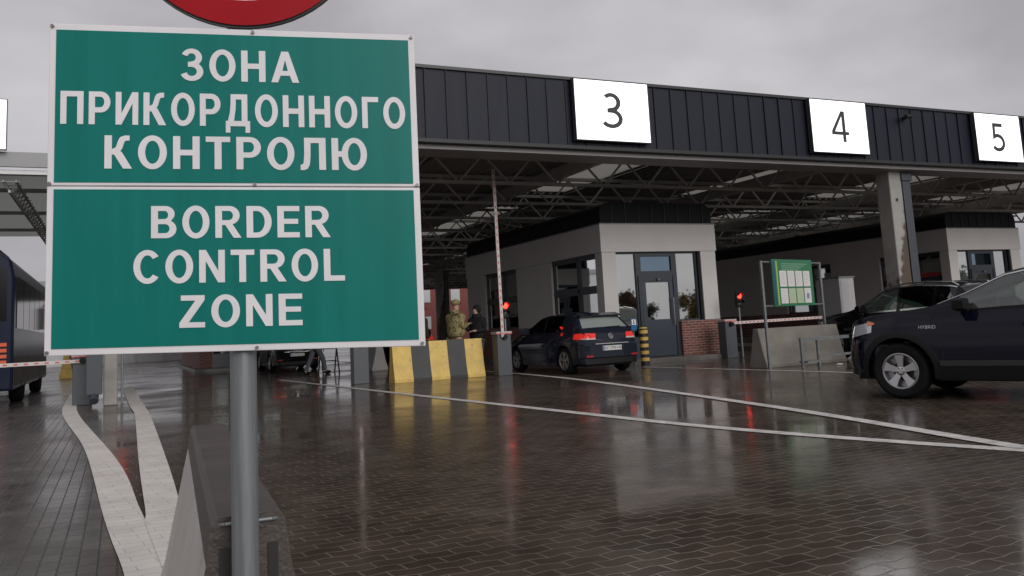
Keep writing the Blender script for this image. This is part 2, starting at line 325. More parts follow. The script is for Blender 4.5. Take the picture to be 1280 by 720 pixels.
def glyph_mesh(name, contours, depth):
    cu = bpy.data.curves.new(name, 'CURVE'); cu.dimensions = '2D'; cu.fill_mode = 'BOTH'; cu.extrude = depth
    for c in contours:
        s = cu.splines.new('POLY'); s.points.add(len(c)-1); s.use_cyclic_u = True
        for p, (x, y) in zip(s.points, c): p.co = (x, y, 0, 1)
    o = bpy.data.objects.new(name, cu); col.objects.link(o)
    dg = bpy.context.evaluated_depsgraph_get(); me = bpy.data.meshes.new_from_object(o.evaluated_get(dg))
    bpy.data.objects.remove(o); bpy.data.curves.remove(cu); me.name = name; return me
def put_mesh(name, me, material, parent, loc, rot):
    me.materials.clear(); me.materials.append(material)
    o = bpy.data.objects.new(name, me); col.objects.link(o); o.parent = parent; o.location = loc; o.rotation_euler = rot; return o
def letter_line(text, x0, x1, y, h, z_front, parent):
    """letters in the sign's plane (local x along the sign, local z up, facing local -y)"""
    gl = [GL[c]() for c in text]; tot = sum(g[1] for g in gl)
    wd = (x1-x0); gap = .17; k = wd/(tot+gap*(len(gl)-1))
    # keep the letter shape near its own proportion; spread the rest as letter spacing
    k = min(k, h*1.12); space = (wd - k*tot)/(len(gl)-1)
    cs = []; x = x0
    for cont, gw_ in gl:
        for c in cont: cs.append([(x+px*k, y+py*h) for px, py in c])
        x += gw_*k + space
    me = glyph_mesh('lettering', cs, .0006)
    return put_mesh('lettering', me, m_sign_w, parent, (0, z_front, 0), (R(90), 0, 0))
def text_mesh(name, body, size, material, parent, loc, rot, align='CENTER'):
    cu = bpy.data.curves.new(name, 'FONT'); cu.body = body; cu.size = size; cu.align_x = align; cu.extrude = size*.01
    o = bpy.data.objects.new(name, cu); col.objects.link(o); dg = bpy.context.evaluated_depsgraph_get()
    me = bpy.data.meshes.new_from_object(o.evaluated_get(dg)); bpy.data.objects.remove(o); bpy.data.curves.remove(cu)
    return put_mesh(name, me, material, parent, loc, rot)

# ================================================================== GROUND
def sheet(name, pts, z, m):
    b = MB(); b.add([(x, y, z) for x, y in pts], [tuple(range(len(pts)))])
    o = b.build(name, m, fix=False); tag(o, kind='structure'); return o
sheet('ground', [(-700,-500),(900,-500),(900,1500),(-700,1500)], 0, m_pave)
sheet('bus_lane_paving', [(.10,-12),(.10,3.6),(.03,5.14),(-.09,6.85),(-.39,11.87),(-.99,18.79),(-1.2,33),(-1.3,70),(-40,70),(-40,-12)], .004, m_pave2)
def spline(pts, n=10):
    out=[]
    P=[Vector(p) for p in pts]; P=[P[0]*2-P[1]]+P+[P[-1]*2-P[-2]]
    for i in range(1,len(P)-2):
        for k in range(n):
            t=k/n; a,b,c,d_=P[i-1:i+3]
            out.append(tuple(.5*((2*b)+(c-a)*t+(2*a-5*b+4*c-d_)*t*t+(3*b-a-3*c+d_)*t**3)))
    out.append(tuple(P[-2])); return out
def strip(name, a, b, z, m):
    """band between two polylines with the same number of points"""
    k = MB()
    if len(a)<12: a=spline(a); b=spline(b)
    for i in range(len(a)-1): k.add([(*a[i],z),(*b[i],z),(*b[i+1],z),(*a[i+1],z)], [(0,1,2,3)])
    o = k.build(name, m, fix=False); tag(o, kind='structure'); return o
strip('pale_paver_band', [(.06,4.1),(.03,5.14),(-.09,6.85),(-.39,11.87),(-.99,18.79),(-1.18,26),(-1.3,33.5)],
      [(.34,4.1),(.26,5.0),(.15,6.98),(-.02,10.3),(-.72,18.6),(-.9,25),(-.98,33)], .012, m_white_pave)
strip('pale_paver_band', [(.24,4.6),(.17,6.4),(.18,6.96),(.19,9.76),(.25,16.4),(.20,19),(.07,27.3)],
      [(.36,4.6),(.395,6.2),(.41,6.61),(.45,9.2),(.49,16.1),(.46,19),(.36,28)], .016, m_white_pave)
def offset(pts, wd):
    a=[]; b=[]
    for i,(x,y) in enumerate(pts):
        p=Vector(pts[max(0,i-1)]); q=Vector(pts[min(len(pts)-1,i+1)]); t=(q-p).normalized(); n=Vector((-t.y,t.x))*wd/2
        a.append((x+n.x,y+n.y)); b.append((x-n.x,y-n.y))
    return a,b
def spline(pts, n=10):
    out=[]
    P=[Vector(p) for p in pts]; P=[P[0]*2-P[1]]+P+[P[-1]*2-P[-2]]
    for i in range(1,len(P)-2):
        for k in range(n):
            t=k/n; a,b,c,d_=P[i-1:i+3]
            out.append(tuple(.5*((2*b)+(c-a)*t+(2*a-5*b+4*c-d_)*t*t+(3*b-a-3*c+d_)*t**3)))
    out.append(tuple(P[-2])); return out
for z,pl,wd in ((.006,[(4.27,25.78),(5.05,16.48),(5.57,10.69),(5.89,7.61),(6.52,4.96),(7.3,3.0),(8.4,1.2)],.175),
             (.010,[(9.24,20.06),(8.95,16.6),(8.42,13.04),(7.52,8.14),(6.80,5.15),(6.75,4.65),(6.95,3.9)],.175),
             (.006,[(12.16,18.62),(12.42,15.2),(12.62,12.19),(12.7,9.0),(12.8,4)],.11),
             (.006,[(9.24,20.06),(9.3,24),(9.3,45)],.11), (.006,[(15.2,13.2),(14.4,18.9),(12.2,18.7)][1:],.10)):
    pl = spline(pl); a,b = offset(pl, wd); strip('lane_marking', a, b, z, m_line)
def island(x0,x1,y0,y1,h=.13):
    b=MB(); r=.5
    pts=[(x0+r-r*math.cos(R(t)), y0+r-r*math.sin(R(t))) for t in range(0,91,15)]+[(x1-r+r*math.sin(R(t)), y0+r-r*math.cos(R(t))) for t in range(0,91,15)]+[(x1,y1),(x0,y1)]
    b.prism(pts,'z',-.05,h); o=b.build('kerb_island', m_kerb, bevel=.02); tag(o,kind='structure')
island(11.95,16.45,19.75,32); island(26.9,31.6,20.6,33); island(19.4,21.6,18.6,34); island(2.8,7.3,37.2,50)

# ================================================================== MAIN CANOPY
CX0, CX1, CW0, CW1 = -.45, 46.0, 16.5, 78.0
cano = thing('canopy', 'long dark grey canopy roof on concrete columns over the numbered lanes', 'canopy', (0,CW0,0))
LY = lambda W: W-CW0
b = MB(); b.box(CX0,CX1,.02,.16,5.2,6.72,1)
x = CX0; rf = random.Random(3)
while x < CX1-.1:
    e = min(x+.482, CX1); o0 = rf.uniform(0,.010); o1 = rf.uniform(0,.010); q0 = rf.uniform(-.006,.006)
    b.add([(x+.012,o0,5.2+q0),(e-.012,o1,5.2+q0),(e-.012,o1+rf.uniform(-.006,.006),6.72),(x+.012,o0,6.72)],[(0,1,2,3)])
    b.box(e-.012,e+.012,-.028+q0,.019,5.2,6.72,0); b.box(e+.0125,e+.02,.0,.018,5.2,6.72,1); x = e
b.build('fascia', [m_anth, m_dark], cano)
b = MB(); b.box(CX0-.03,CX1,-.05,.2,6.72,6.79); b.build('roof_edge_trim', mat('edge_trim',(.022,.024,.03),.4), cano)
b = MB(); b.box(CX0-.01,CX1,-.035,.24,5.12,5.198); b.build('fascia_drip_edge', m_dark, cano)
b = MB(); b.box(CX0,CX1,.17,1.0,5.02,5.16); b.build('gutter', mat('gutter_grey',(.30,.29,.29),.5), cano)
# deck with ribs running away from the facade, skylight strips left open
SKY = [(6.0,8.0),(12.6,15.2),(20.2,22.4),(26.6,29.0),(34,36.4)]
def deck_piece(b, x0, x1, y0, y1):
    xs=[]; x=x0; k=0
    while x < x1-1e-6:
        xs.append((x, 6.03 if k%4 in (0,1) else 6.10)); x += .085 if k%2==0 else .075; k+=1
    xs.append((x1,6.10))
    b.grid([[(x,y0,z) for x,z in xs],[(x,y1,z) for x,z in xs]])
    b.add([(x0,y0,6.3),(x1,y0,6.3),(x1,y1,6.3),(x0,y1,6.3)],[(0,1,2,3)])
b = MB(); sky_b = MB(); prev = CX0
Ws = [17.4+3.45*i for i in range(18)]
for i,(a0,a1) in enumerate(SKY+[(CX1,CX1)]):
    deck_piece(b, prev, a0, .16, LY(CW1))
    if a0 < CX1:
        deck_piece(b, a0, a1, .16, LY(20.85))
        for k in range(1,17,1):
            y0,y1 = Ws[k],Ws[k]+3.45
            if k%4==3 or k>13 or (a0==6.0 and k<5): deck_piece(b,a0,a1,LY(y0),LY(y1))
            else:
                q = MB(); q.add([(a0,LY(y0),6.12),(a1,LY(y0),6.12),(a1,LY(y1),6.12),(a0,LY(y1),6.12)],[(0,1,2,3)]); q.build('skylight_sheet', m_skylight, cano, fix=False)
    prev = a1
b.build('roof_deck', m_deck, cano, fix=False)
b = MB(); b.box(CX0,CX1,LY(CW1),LY(CW1)+.15,5.2,6.7); b.build('rear_fascia', m_anth, cano)
b = MB(); b.box(CX0,CX0+.12,.16,LY(CW1),5.2,6.72); b.build('end_fascia', m_anth, cano)
def truss(W, x0, x1):
    b = MB(); y = LY(W)
    b.bar((x0,y,5.10),(x1,y,5.10),.11,.09); b.bar((x0,y,5.92),(x1,y,5.92),.12,.10)
    x = x0+.3
    while x < x1-1.5:
        b.bar((x,y,5.88),(x+.72,y,5.13),.05,.05); b.bar((x+.78,y,5.13),(x+1.5,y,5.88),.05,.05); x += 1.5
    b.build('roof_truss', m_steel, cano)
for W in Ws: truss(W, CX0+.1, CX1-.1)
for x in (3.8, 11.6, 19.4, 27.2, 35.0):
    b = MB(); b.bar((x,.2,5.55),(x,LY(CW1),5.55),.16,.34); b.build('main_beam', m_steel, cano)
for x in (7.7,15.5,23.3,31.1):
    b = MB(); 
    for k in range(len(Ws)-1):
        b.tube((x,LY(Ws[k]),5.12),(x+.0,LY(Ws[k+1]),5.85),.022,n=6)
    b.build('cross_brace', m_steel, cano)
def stained():
    m = mat('column_concrete', (.34,.325,.30), .65, var=.22, vscale=1.6, bump=.2, bscale=50)
    n = m.node_tree.nodes; l = m.node_tree.links; p = n['Principled BSDF']
    src = p.inputs['Base Color'].links[0].from_socket
    t = n.new('ShaderNodeTexCoord'); s = n.new('ShaderNodeSeparateXYZ'); l.new(t.outputs['Object'], s.inputs[0])
    a = n.new('ShaderNodeTexNoise'); a.inputs['Scale'].default_value = 7; a.inputs['Detail'].default_value = 6; l.new(t.outputs['Object'], a.inputs['Vector'])
    # rust-brown damp stain, taller towards the pipe side (its own shape on the concrete)
    def M(op,x,y):
        q=n.new('ShaderNodeMath'); q.operation=op
        for i,v in enumerate((x,y)):
            if isinstance(v,(int,float)): q.inputs[i].default_value=v
            else: l.new(v,q.inputs[i])
        return q.outputs[0]
    edge = M('ADD', M('MULTIPLY', s.outputs[0], 4.2), 2.95)
    dd = M('ADD', M('SUBTRACT', edge, s.outputs[2]), M('MULTIPLY', M('SUBTRACT', a.outputs['Fac'], .5), 1.7))
    mr = n.new('ShaderNodeMapRange'); mr.inputs[1].default_value=-.1; mr.inputs[2].default_value=.35; l.new(dd, mr.inputs[0])
    mxr = n.new('ShaderNodeMixRGB'); mxr.inputs[2].default_value=(.085,.062,.042,1); l.new(mr.outputs[0], mxr.inputs[0]); l.new(src, mxr.inputs[1]); l.new(mxr.outputs[0], p.inputs['Base Color'])
    return m
m_col = stained()
def column(x, W, wd=.48, pipe=1, m=None):
    y = LY(W)
    b = MB(); b.box(-wd/2,wd/2,-wd/2,wd/2,0,5.45); c = b.build('column', m or m_col, cano, bevel=.03, loc=(x,y,0))
    b = MB(); px = pipe*(wd/2+.17)
    b.box(px-.15,px+.15,-.26,.02,.25,4.75); b.box(px-.2,px+.2,-.3,.2,4.75,4.95); b.prism([(px-.3,5.18),(px+.3,5.18),(px+.2,4.95),(px-.2,4.95)],'y',-.25,.25)
    b.tube((px,-.05,.32),(px,-.32,.12),.09,n=12)
    b.build('downpipe', mat('pipe_grey',(.05,.058,.07),.4), c, bevel=.01)
    b = MB(); b.tube((-.02,-wd/2-.012,4.2),(-.02,-wd/2+.01,4.2),.045,n=12); b.build('anchor_hole', m_dark, c)
column(20.0,17.25); column(34.9,17.25); column(-.16,20.0,.27,-1,m_conc)
for x,W in ((19.55,36),(34.4,36),(19.55,54),(4.7,54),(4.7,72),(19.55,72)): column(x,W)

# lit lane signs hanging on the fascia
def lane_sign(ch, x0, label, W=16.47, z0=5.31, wd=1.97, h=1.40):
    t = thing('lane_sign', label, 'lane sign', (x0,W,z0), 0, 'lit lane number signs')
    b = MB(); b.box(-.02,wd+.02,-.15,-.03,-.02,h+.02); b.build('sign_box', m_black, t)
    b = MB(); b.box(0,wd,-.158,-.148,0,h); b.build('lit_face', m_panel, t)
    b = MB(); f_=.022
    b.box(-f_,-.002,-.165,-.031,-f_,h+f_); b.box(wd+.002,wd+f_,-.165,-.031,-f_,h+f_); b.box(-.001,wd+.001,-.165,-.031,-f_,-.002); b.box(-.001,wd+.001,-.165,-.031,h+.002,h+f_)
    b.build('sign_frame', mat('box_frame',(.05,.052,.058),.4), t)
    if ch:
        k = .84; cs = [[(wd/2-.26+x_*k, .29+y_*k) for x_,y_ in c] for c in digit_outlines(ch)]
        put_mesh('digit', glyph_mesh('digit', cs, .002), m_digit, t, (0,-.163,0), (R(90),0,0))
    return t
lane_sign('3', 9.33, 'lit white lane sign showing the number 3')
lane_sign('4', 16.36, 'lit white lane sign showing the number 4')
lane_sign('5', 22.70, 'lit white lane sign showing the number 5')
lane_sign(None, -4.87, 'lit white panel on the far left canopy, cut by the picture edge', W=26.9, z0=6.8)

t = thing('security_camera', 'small dark camera on the grey fascia between signs 4 and 5', 'camera', (19.95,16.47,6.42))
b = MB(); b.box(-.05,.05,-.04,-.005,-.05,.05); b.bar((0,-.03,0),(-.06,-.20,.0),.03,.03); b.build('bracket', m_black, t)
b = MB(); b.tube((.10,-.16,.03),(-.26,-.30,-.03),.055,n=12); b.build('camera_body', m_black, t)
for i,(x,y,a) in enumerate(((14.35,14.15,20),(15.0,14.3,70))):
    b = MB(); b.grid([[(-.09,-.06,.012),(0,-.07,.03),(.09,-.05,.012)],[(-.1,.06,.015),(.01,.05,.04),(.08,.07,.02)]]); o=b.build('paper_litter', mat('litter_white',(.6,.58,.55),.7)); o.location=(x,y,.0); o.rotation_euler=(0,0,R(a))
    tag(o, ('crumpled white scrap of paper under the low steel rail','crumpled white scrap of paper beside the front bumper of the navy SUV')[i], 'litter')

# ================================================================== LEFT BUS CANOPY
lc = thing('bus_canopy', 'pale translucent canopy over the bus lane left of the sign', 'canopy', (0,27,0))
b = MB(); b.box(-16,-.9,0,.12,6.36,6.78); b.build('fascia', mat('pale_fascia',(.34,.34,.35),.5,var=.08), lc)
b = MB(); b.box(-16,-.9,.14,.4,6.17,6.28); b.build('sky_gap_strip', mat('sky_gap_white',(.75,.75,.75),.5), lc)  # white strip painted for the bright sky gap below the fascia
b = MB()
for k in range(10): b.add([(-16,.2+k*1.6,6.30),(-.9,.2+k*1.6,6.30),(-.9,1.8+k*1.6,6.30),(-16,1.8+k*1.6,6.30)],[(0,1,2,3)])
b.build('roof_sheet', m_poly, lc, fix=False)
for k in range(3):
    b = MB(); b.box(-16,-.9,3.2+k*5,3.30+k*5,6.16,6.28); b.build('purlin', m_galv_d, lc)
for x in (-2.85,-9):
    b = MB()
    for dx in (-.16,.16): b.bar((x+dx,.4,6.02),(x+dx,16,6.02),.05,.06)
    b.bar((x,.4,5.72),(x,16,5.72),.06,.07)
    y=.5
    while y<15.6:
        for dx in (-.16,.16): b.bar((x+dx,y,6.0),(x,y+.35,5.74),.03,.03); b.bar((x,y+.35,5.74),(x+dx,y+.7,6.0),.03,.03)
        b.bar((x-.24,y,6.02),(x+.24,y,6.02),.03,.03); y+=.7
    b.build('lattice_truss', m_steel, lc)
for x,y in ((-9,1),(-9,15)):
    b = MB(); b.tube((x,y,0),(x,y,5.75),.12,n=14); b.build('column', m_galv_d, lc)

# ================================================================== KIOSKS
def kiosk(x, W, label, group='control kiosks under the canopy', D=10.2, gf=None):
    gf = gf or m_glass_k
    k = thing('kiosk', label, 'kiosk', (x,W,.05), 0, group)
    wd = 3.92
    for q in ((0,.45,0,.38),(3.38,wd,0,.42),(0,.3,3.13,5.7),(0,.3,8.45,D),(wd-.3,wd,.42,2.0),(wd-.3,wd,4.6,D),(.3,wd-.3,D-.3,D)):
        b = MB(); b.box(*q,1.07,3.08); b.build('wall', m_render, k)
    b = MB(); b.box(-.03,wd+.03,-.03,D+.03,3.08,3.87)
    b.build('cornice', m_render, k, bevel=.008)
    b = MB(); b.box(-.034,wd+.034,-.034,D+.034,3.865,3.9); b.build('cornice_cap', m_galv_d, k)
    # brick base: front right, and both sides
    b = MB(); b.box(2.52,wd+.012,-.012,.40,0,1.06); b.box(-.012,.3,-.012,D,0,1.06); b.box(.3,.5,-.012,.38,0,1.06); b.box(wd-.3,wd+.012,.40,D,0,1.06); b.box(.5,wd-.3,D-.3,D,0,1.06)
    b.build('brick_base', m_brick, k)
    # roof: dark standing attic with rounded ends
    b = MB(); prof=[]
    pts = [(.03,3.9),(wd-.03,3.9)]+[(wd-.35+.32*math.cos(R(t)), 4.2+.3*math.sin(R(t))) for t in range(0,91,15)]+[(.35+.32*math.cos(R(t)), 4.2+.3*math.sin(R(t))) for t in range(90,181,15)]
    b.prism(pts,'y',.03,D-.03)
    for i in range(8): b.box(.4+i*.45,.42+i*.45,.004,.028,3.91,4.45,1)
    b.build('roof', [m_roofm, m_dark], k)
    # front glazing
    def win(name, x0,x1,z0,z1, g, y=.12, fr=.06, axis='x', parent=k):
        b = MB()
        if axis=='x':
            b.box(x0,x0+fr,y,y+.09,z0,z1); b.box(x1-fr,x1,y,y+.09,z0,z1); b.box(x0+fr,x1-fr,y,y+.09,z0,z0+fr); b.box(x0+fr,x1-fr,y,y+.09,z1-fr,z1)
        else:
            b.box(y,y+.09,x0,x0+fr,z0,z1); b.box(y,y+.09,x1-fr,x1,z0,z1); b.box(y,y+.09,x0+fr,x1-fr,z0,z0+fr); b.box(y,y+.09,x0+fr,x1-fr,z1-fr,z1)
        f = b.build(name, m_frame, parent)
        b = MB()
        if axis=='x': b.add([(x0+fr,y+.045,z0+fr),(x1-fr,y+.045,z0+fr),(x1-fr,y+.045,z1-fr),(x0+fr,y+.045,z1-fr)],[(0,1,2,3)])
        else: b.add([(y+.045,x0+fr,z0+fr),(y+.045,x1-fr,z0+fr),(y+.045,x1-fr,z1-fr),(y+.045,x0+fr,z1-fr)],[(0,1,2,3)])
        b.build('pane', g, f, fix=False); return f
    win('window', .45,1.21,.62,3.08, gf, fr=.05); win('window', 2.52,3.30,1.06,3.08, gf, fr=.05)
    b = MB(); b.box(3.30,3.38,.05,.30,1.06,3.08); b.build('window_jamb', m_black, k)
    b = MB(); b.box(.5,1.21,.06,.3,0,.62); b.build('door_side_panel', m_door, k)
    win('transom', 1.21,2.52,2.40,3.08, m_glass_b, fr=.13)
    b = MB(); b.box(1.21,1.33,.08,.24,.08,2.40); b.box(2.40,2.52,.08,.24,.08,2.40); b.box(1.33,2.40,.10,.24,2.24,2.40); b.build('door_frame', m_frame, k)
    b = MB(); b.box(1.335,2.395,.11,.17,.10,1.14); b.box(1.335,1.46,.11,.17,1.14,2.235); b.box(2.27,2.395,.11,.17,1.14,2.235); b.box(1.46,2.27,.11,.17,2.20,2.235)
    dr = b.build('door', m_door, k)
    b = MB(); b.add([(1.46,.14,1.14),(2.27,.14,1.14),(2.27,.14,2.20),(1.46,.14,2.20)],[(0,1,2,3)]); b.build('pane', gf, dr, fix=False)
    b = MB(); b.tube((2.33,.03,.95),(2.33,.03,1.75),.016); b.tube((2.33,.03,1.05),(2.33,.11,1.05),.01); b.tube((2.33,.03,1.65),(2.33,.11,1.65),.01); b.build('handle', mat('chrome',(.7,.7,.7),.2,1), dr)
    b = MB(); b.tube((1.87,.10,2.30),(1.87,.03,2.28),.035,n=12); b.build('door_lamp', m_galv, k)
    # side windows: upper and lower panes
    for y0,y1 in ((.38,3.13),(5.7,8.45)):
        ym=y0+(y1-y0)*.42
        b = MB(); b.box(.06,.2,y0,y1,2.02,2.12); b.box(.06,.2,ym-.05,ym+.05,1.07,3.08); b.box(.06,.2,y0,y1,3.0,3.08); b.build('window_frame', m_frame, k)
        for p0,p1 in ((y0,ym),(ym,y1)):
            win('window', p0,p1,2.12,3.0, m_glass_s, y=.07, axis='y'); win('window', p0,p1,1.07,2.02, m_glass_s, y=.07, axis='y')
    win('window', 2.0,4.6,1.07,3.08, m_glass_s, y=wd-.2, axis='y')
    b = MB(); b.box(.02,.5,.6,2.9,1.0,1.06); b.build('service_counter', m_frame, k)
    # inside: floor, ceiling, partition, desk, blinds, notices
    b = MB(); b.box(.3,wd-.3,.4,D-.3,0,.06); b.build('kiosk_floor', m_kerb, k)
    b = MB(); b.box(.3,wd-.3,3.6,3.7,.06,3.08); b.build('partition', mat('inner_wall',(.6,.6,.57),.8), k)
    b = MB(); b.box(1.6,3.0,1.4,3.4,.7,.76); b.box(1.7,1.76,1.5,3.3,.06,.7); b.build('desk', mat('desk_wood',(.25,.17,.1),.5), k)
    for p0,p1 in ((.46,1.45),(1.62,3.05)):
        b = MB(); b.box(.34,.36,p0,p1,2.14,2.98); b.build('window_blind', mat('blind_grey',(.62,.62,.60),.8), k)
    b = MB(); b.box(.20,.23,.75,1.2,2.14,2.36); b.box(.20,.23,.65,1.4,1.60,1.98); b.build('notice', mat('notice_blue',(.05,.09,.55),.5), k)
    b = MB(); b.box(.20,.23,2.62,2.95,2.14,2.44); b.build('notice', mat('notice_yellow',(.85,.72,.10),.5), k)
    b = MB(); b.box(.20,.23,2.0,2.45,2.14,2.36); b.build('notice', mat('notice_white',(.8,.8,.74),.5), k)
    b = MB(); 
    for y in (.7,1.25,1.9): b.box(.3,.5,y,y+.3,2.86,2.98)
    b.build('inner_lamp', m_black, k)
    return k
kiosk(12.22,20.41,'light grey control kiosk with glazed door and red brick base between lanes 3 and 4')
k2 = kiosk(27.23,21.2,'light grey control kiosk half hidden behind the dark cars on the right', D=17)
for c in k2.children:
    if c.name.startswith('partition'):
        b = MB(); b.box(.10,.13,.55,1.6,2.0,2.12); b.box(.10,.13,.55,1.6,2.2,2.34); b.build('red_stripe', mat('red_vinyl',(.4,.03,.03),.4), k2); break
kiosk(3.0,37.6,'distant control kiosk in lane 2 seen below the large green sign', gf=m_glass_tint)

# ================================================================== GREEN SIGN
POST = (.227,1.80)
SD, SROT = -15.3, 0  # sign plane turned a little towards the camera
sg = thing('border_sign', 'large green and white two panel BORDER CONTROL ZONE sign on a grey post', 'sign', (POST[0],POST[1],0), SD)
sg_panels = []
b = MB(); b.tube((0,0,0),(0,0,2.28),.0258,n=20); b.build('post', m_galv, sg, smooth=True)
TK = math.tan(R(1.55)); SK = Matrix(((1,0,0,0),(0,1,0,0),(-TK,0,1,0),(0,0,0,1))) @ Matrix.Translation((0,0,-1.5))
PW0, PW1, ZB, ZM, ZT = -.359, .364, 1.180, 1.5085, 1.838
def sign_panel(z0,z1,lines):
    b = MB(); b.box(PW0,PW1,-.041,-.034,z0,z1); p = b.build('sign_panel', m_sign_w, sg, bevel=.0015); p.location.z = 1.5; p.data.transform(SK)
    i=.013
    b = MB(); b.box(PW0+i,PW1-i,-.0425,-.0412,z0+(i if z0<ZM-.1 else .006),z1-(i if z1>ZM+.1 else .006)); b.build('green_face', m_sign_g, p).data.transform(SK)
    for tx,x0,x1,y,h in lines: letter_line(tx,x0,x1,y-1.5,h,-.0433,p).data.transform(Matrix(((1,0,0,0),(-TK,1,0,0),(0,0,1,0),(0,0,0,1))))
    ps=[(sx,(z1-.006) if z1>ZM+.1 else (z0+.006)) for sx in (PW0+.006,(PW0+PW1)/2+.03,PW1-.006)]
    if z1>ZM+.1: ps+=[(sx,z0+.003) for sx in (PW0+.005,(PW0+PW1)/2+.03,PW1-.005)]
    for sx,sz in ps:
        b = MB(); b.tube((sx,-.046,sz),(sx,-.040,sz),.0034,n=8); b.build('screw', m_screw, p).data.transform(SK)
PWID = PW1-PW0
def fx(f): return PW0+PWID*f
UP, LO = ZT-ZM, ZM-ZB
sign_panel(ZM+.001,ZT,[('ЗОНА',fx(.346),fx(.668),ZM+UP*.660,UP*.200),('ПРИКОРДОННОГО',fx(.032),fx(.966),ZM+UP*.375,UP*.203),('КОНТРОЛЮ',fx(.146),fx(.853),ZM+UP*.105,UP*.203)])
sign_panel(ZB,ZM-.001,[('BORDER',fx(.267),fx(.744),ZB+LO*.682,LO*.195),('CONTROL',fx(.222),fx(.782),ZB+LO*.412,LO*.197),('ZONE',fx(.340),fx(.664),ZB+LO*.145,LO*.192)])
b = MB(); 
for z in (1.25,1.42,1.62,1.75): b.box(-.05,.05,-.034,.036,z-.012,z+.012)
b.build('clamp', m_galv_d, sg)
# round prohibition sign on top of the same post
rs = thing('round_sign', 'red ringed round traffic sign above the green panel, cut by the picture top', 'sign', (POST[0],POST[1],2.092), SD)
RR=.246
rs.location = (POST[0]+.016, POST[1]-.004, 2.092)
b = MB(); b.lathe([(.0001,-.034),(RR,-.034),(RR+.004,-.040),(RR+.004,-.028),(.0001,-.028)], axis='y', n=64); b.build('backing_plate', m_galv_d, rs, smooth=True)
b = MB(); b.lathe([(RR-.001,-.0405),(RR-.055,-.0405)], axis='y', n=64); b.build('red_ring', m_red_s, rs)
b = MB(); b.lathe([(RR-.0545,-.0408),(.0001,-.0408)], axis='y', n=64); b.build('white_disc', m_sign_w, rs)

# ================================================================== JERSEY BARRIERS
def jersey_profile(h, top=.075, base=.27): return [(-base,0),(-base,.07),(-base*.72,h*.34),(-top,h),(top,h),(base*.72,h*.34),(base,.07),(base,0)]
def jersey(label, loc, rz, L, h, mats, n_seg=1, group=None, top=.075, base=.27, name='jersey_barrier', starts=0):
    t = thing(name, label, 'barrier', loc, rz, group)
    for i in range(n_seg):
        b = MB(); b.prism(jersey_profile(h,top,base),'x',-L/2+L*i/n_seg,-L/2+L*(i+1)/n_seg)
        b.build('barrier_block' if n_seg==1 else ('yellow_section' if (i+starts)%2==0 else 'black_section'), mats[(i+starts)%len(mats)], t, bevel=.012 if n_seg==1 else 0)
    return t
near = thing('jersey_barrier', 'pale concrete barrier with dark wet top right behind the sign post', 'barrier', (.295,2.90,0), 87)
b = MB(); pr=[(-.24,0),(-.24,.08),(-.17,.32),(-.082,.76),(-.072,.835),(-.058,.85),(.058,.85),(.072,.835),(.082,.76),(.17,.32),(.24,.08),(.24,0)]
for i in range(len(pr)-1):
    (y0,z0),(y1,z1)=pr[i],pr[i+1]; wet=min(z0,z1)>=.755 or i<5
    k_=14
    b.grid([[( -1.05+2.1*q/k_, y0, z0) for q in range(k_+1)],[(-1.05+2.1*q/k_, y1, z1) for q in range(k_+1)]], 0 if wet else 1)
for x_ in (-1.05,1.05): b.add([(x_,y,z) for y,z in pr],[tuple(range(len(pr)))],0)
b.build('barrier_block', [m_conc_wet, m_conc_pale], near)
for y_ in (-.047,.047):
    b = MB(); b.box(-1.054,-1.047,y_-.010,y_+.010,.05,.79); b.build('end_slot', mat('slot_dark',(.03,.026,.023),.7), near)
b = MB(); b.path([(-1.05,-.055,.836),(-1.060,-.045,.838),(-1.060,.045,.838),(-1.05,.055,.836)],.0036); b.build('steel_clamp', m_galv, near, smooth=True)
yb = jersey('yellow and black striped concrete barrier beside the people', (7.19,20.25,0), 0, 2.36, .95, [m_yellow,m_blackp], 5, 'striped concrete barriers', base=.25)
b = MB(); b.box(-1.1,1.1,-.12,.12,-.001,.03)
jersey('yellow and black concrete barrier seen end on beside the bus', (-2.0,41.5,0), 90, 2.2, 1.15, [m_yellow,m_blackp], 5, 'striped concrete barriers')
jersey('plain grey concrete barrier under the notice board', (14.1,15.15,0), 1, 2.4, .87, [m_conc_damp], base=.28)
jersey('pale concrete barrier standing end on beyond the lane 2 boom cabinet', (7.75,28.4,0), 90, 2.0, .95, [mat('pale_concrete',(.42,.40,.38),.7,var=.2)], base=.27)

# ================================================================== BOOM GATES
def cabinet(t, h=1.12, wd=.38, dp=.34):
    b = MB(); b.box(-wd/2,wd/2,-dp/2,dp/2,0.0,h-.1); b.build('cabinet', m_cab, t, bevel=.012)
    b = MB(); b.box(-wd/2-.02,wd/2+.02,-dp/2-.02,dp/2+.02,h-.098,h-.03); b.build('cabinet_lid', mat('lid_pink',(.55,.45,.44),.4), t, bevel=.01)
    b = MB(); b.box(-wd/2-.022,wd/2+.022,-dp/2-.024,-dp/2-.021,h-.098,h-.075); b.build('lid_stripe', m_boomr, t)
    b = MB(); b.box(-wd/2+.05,wd/2-.05,-dp/2-.006,-dp/2-.001,.12,h-.25); b.build('access_panel', m_cab, t)
def boom(t, a, b_, name='boom', n=24):
    a=Vector(a); b_=Vector(b_); k=MB(); d_=(b_-a)
    for i in range(n):
        for f0,f1,mi in ((0,.3,0),(.3,.7,1),(.7,1,0)): k.bar(a+d_*((i+f0)/n),a+d_*((i+f1)/n),.035,.075 if mi==0 else .0755,0)
        p=a+d_*((i+.3)/n); q=a+d_*((i+.7)/n); k.bar(p+Vector((0,-.018,0)),q+Vector((0,-.018,0)),.003,.03,1)
    return k.build(name, [m_boomw,m_boomr], t)
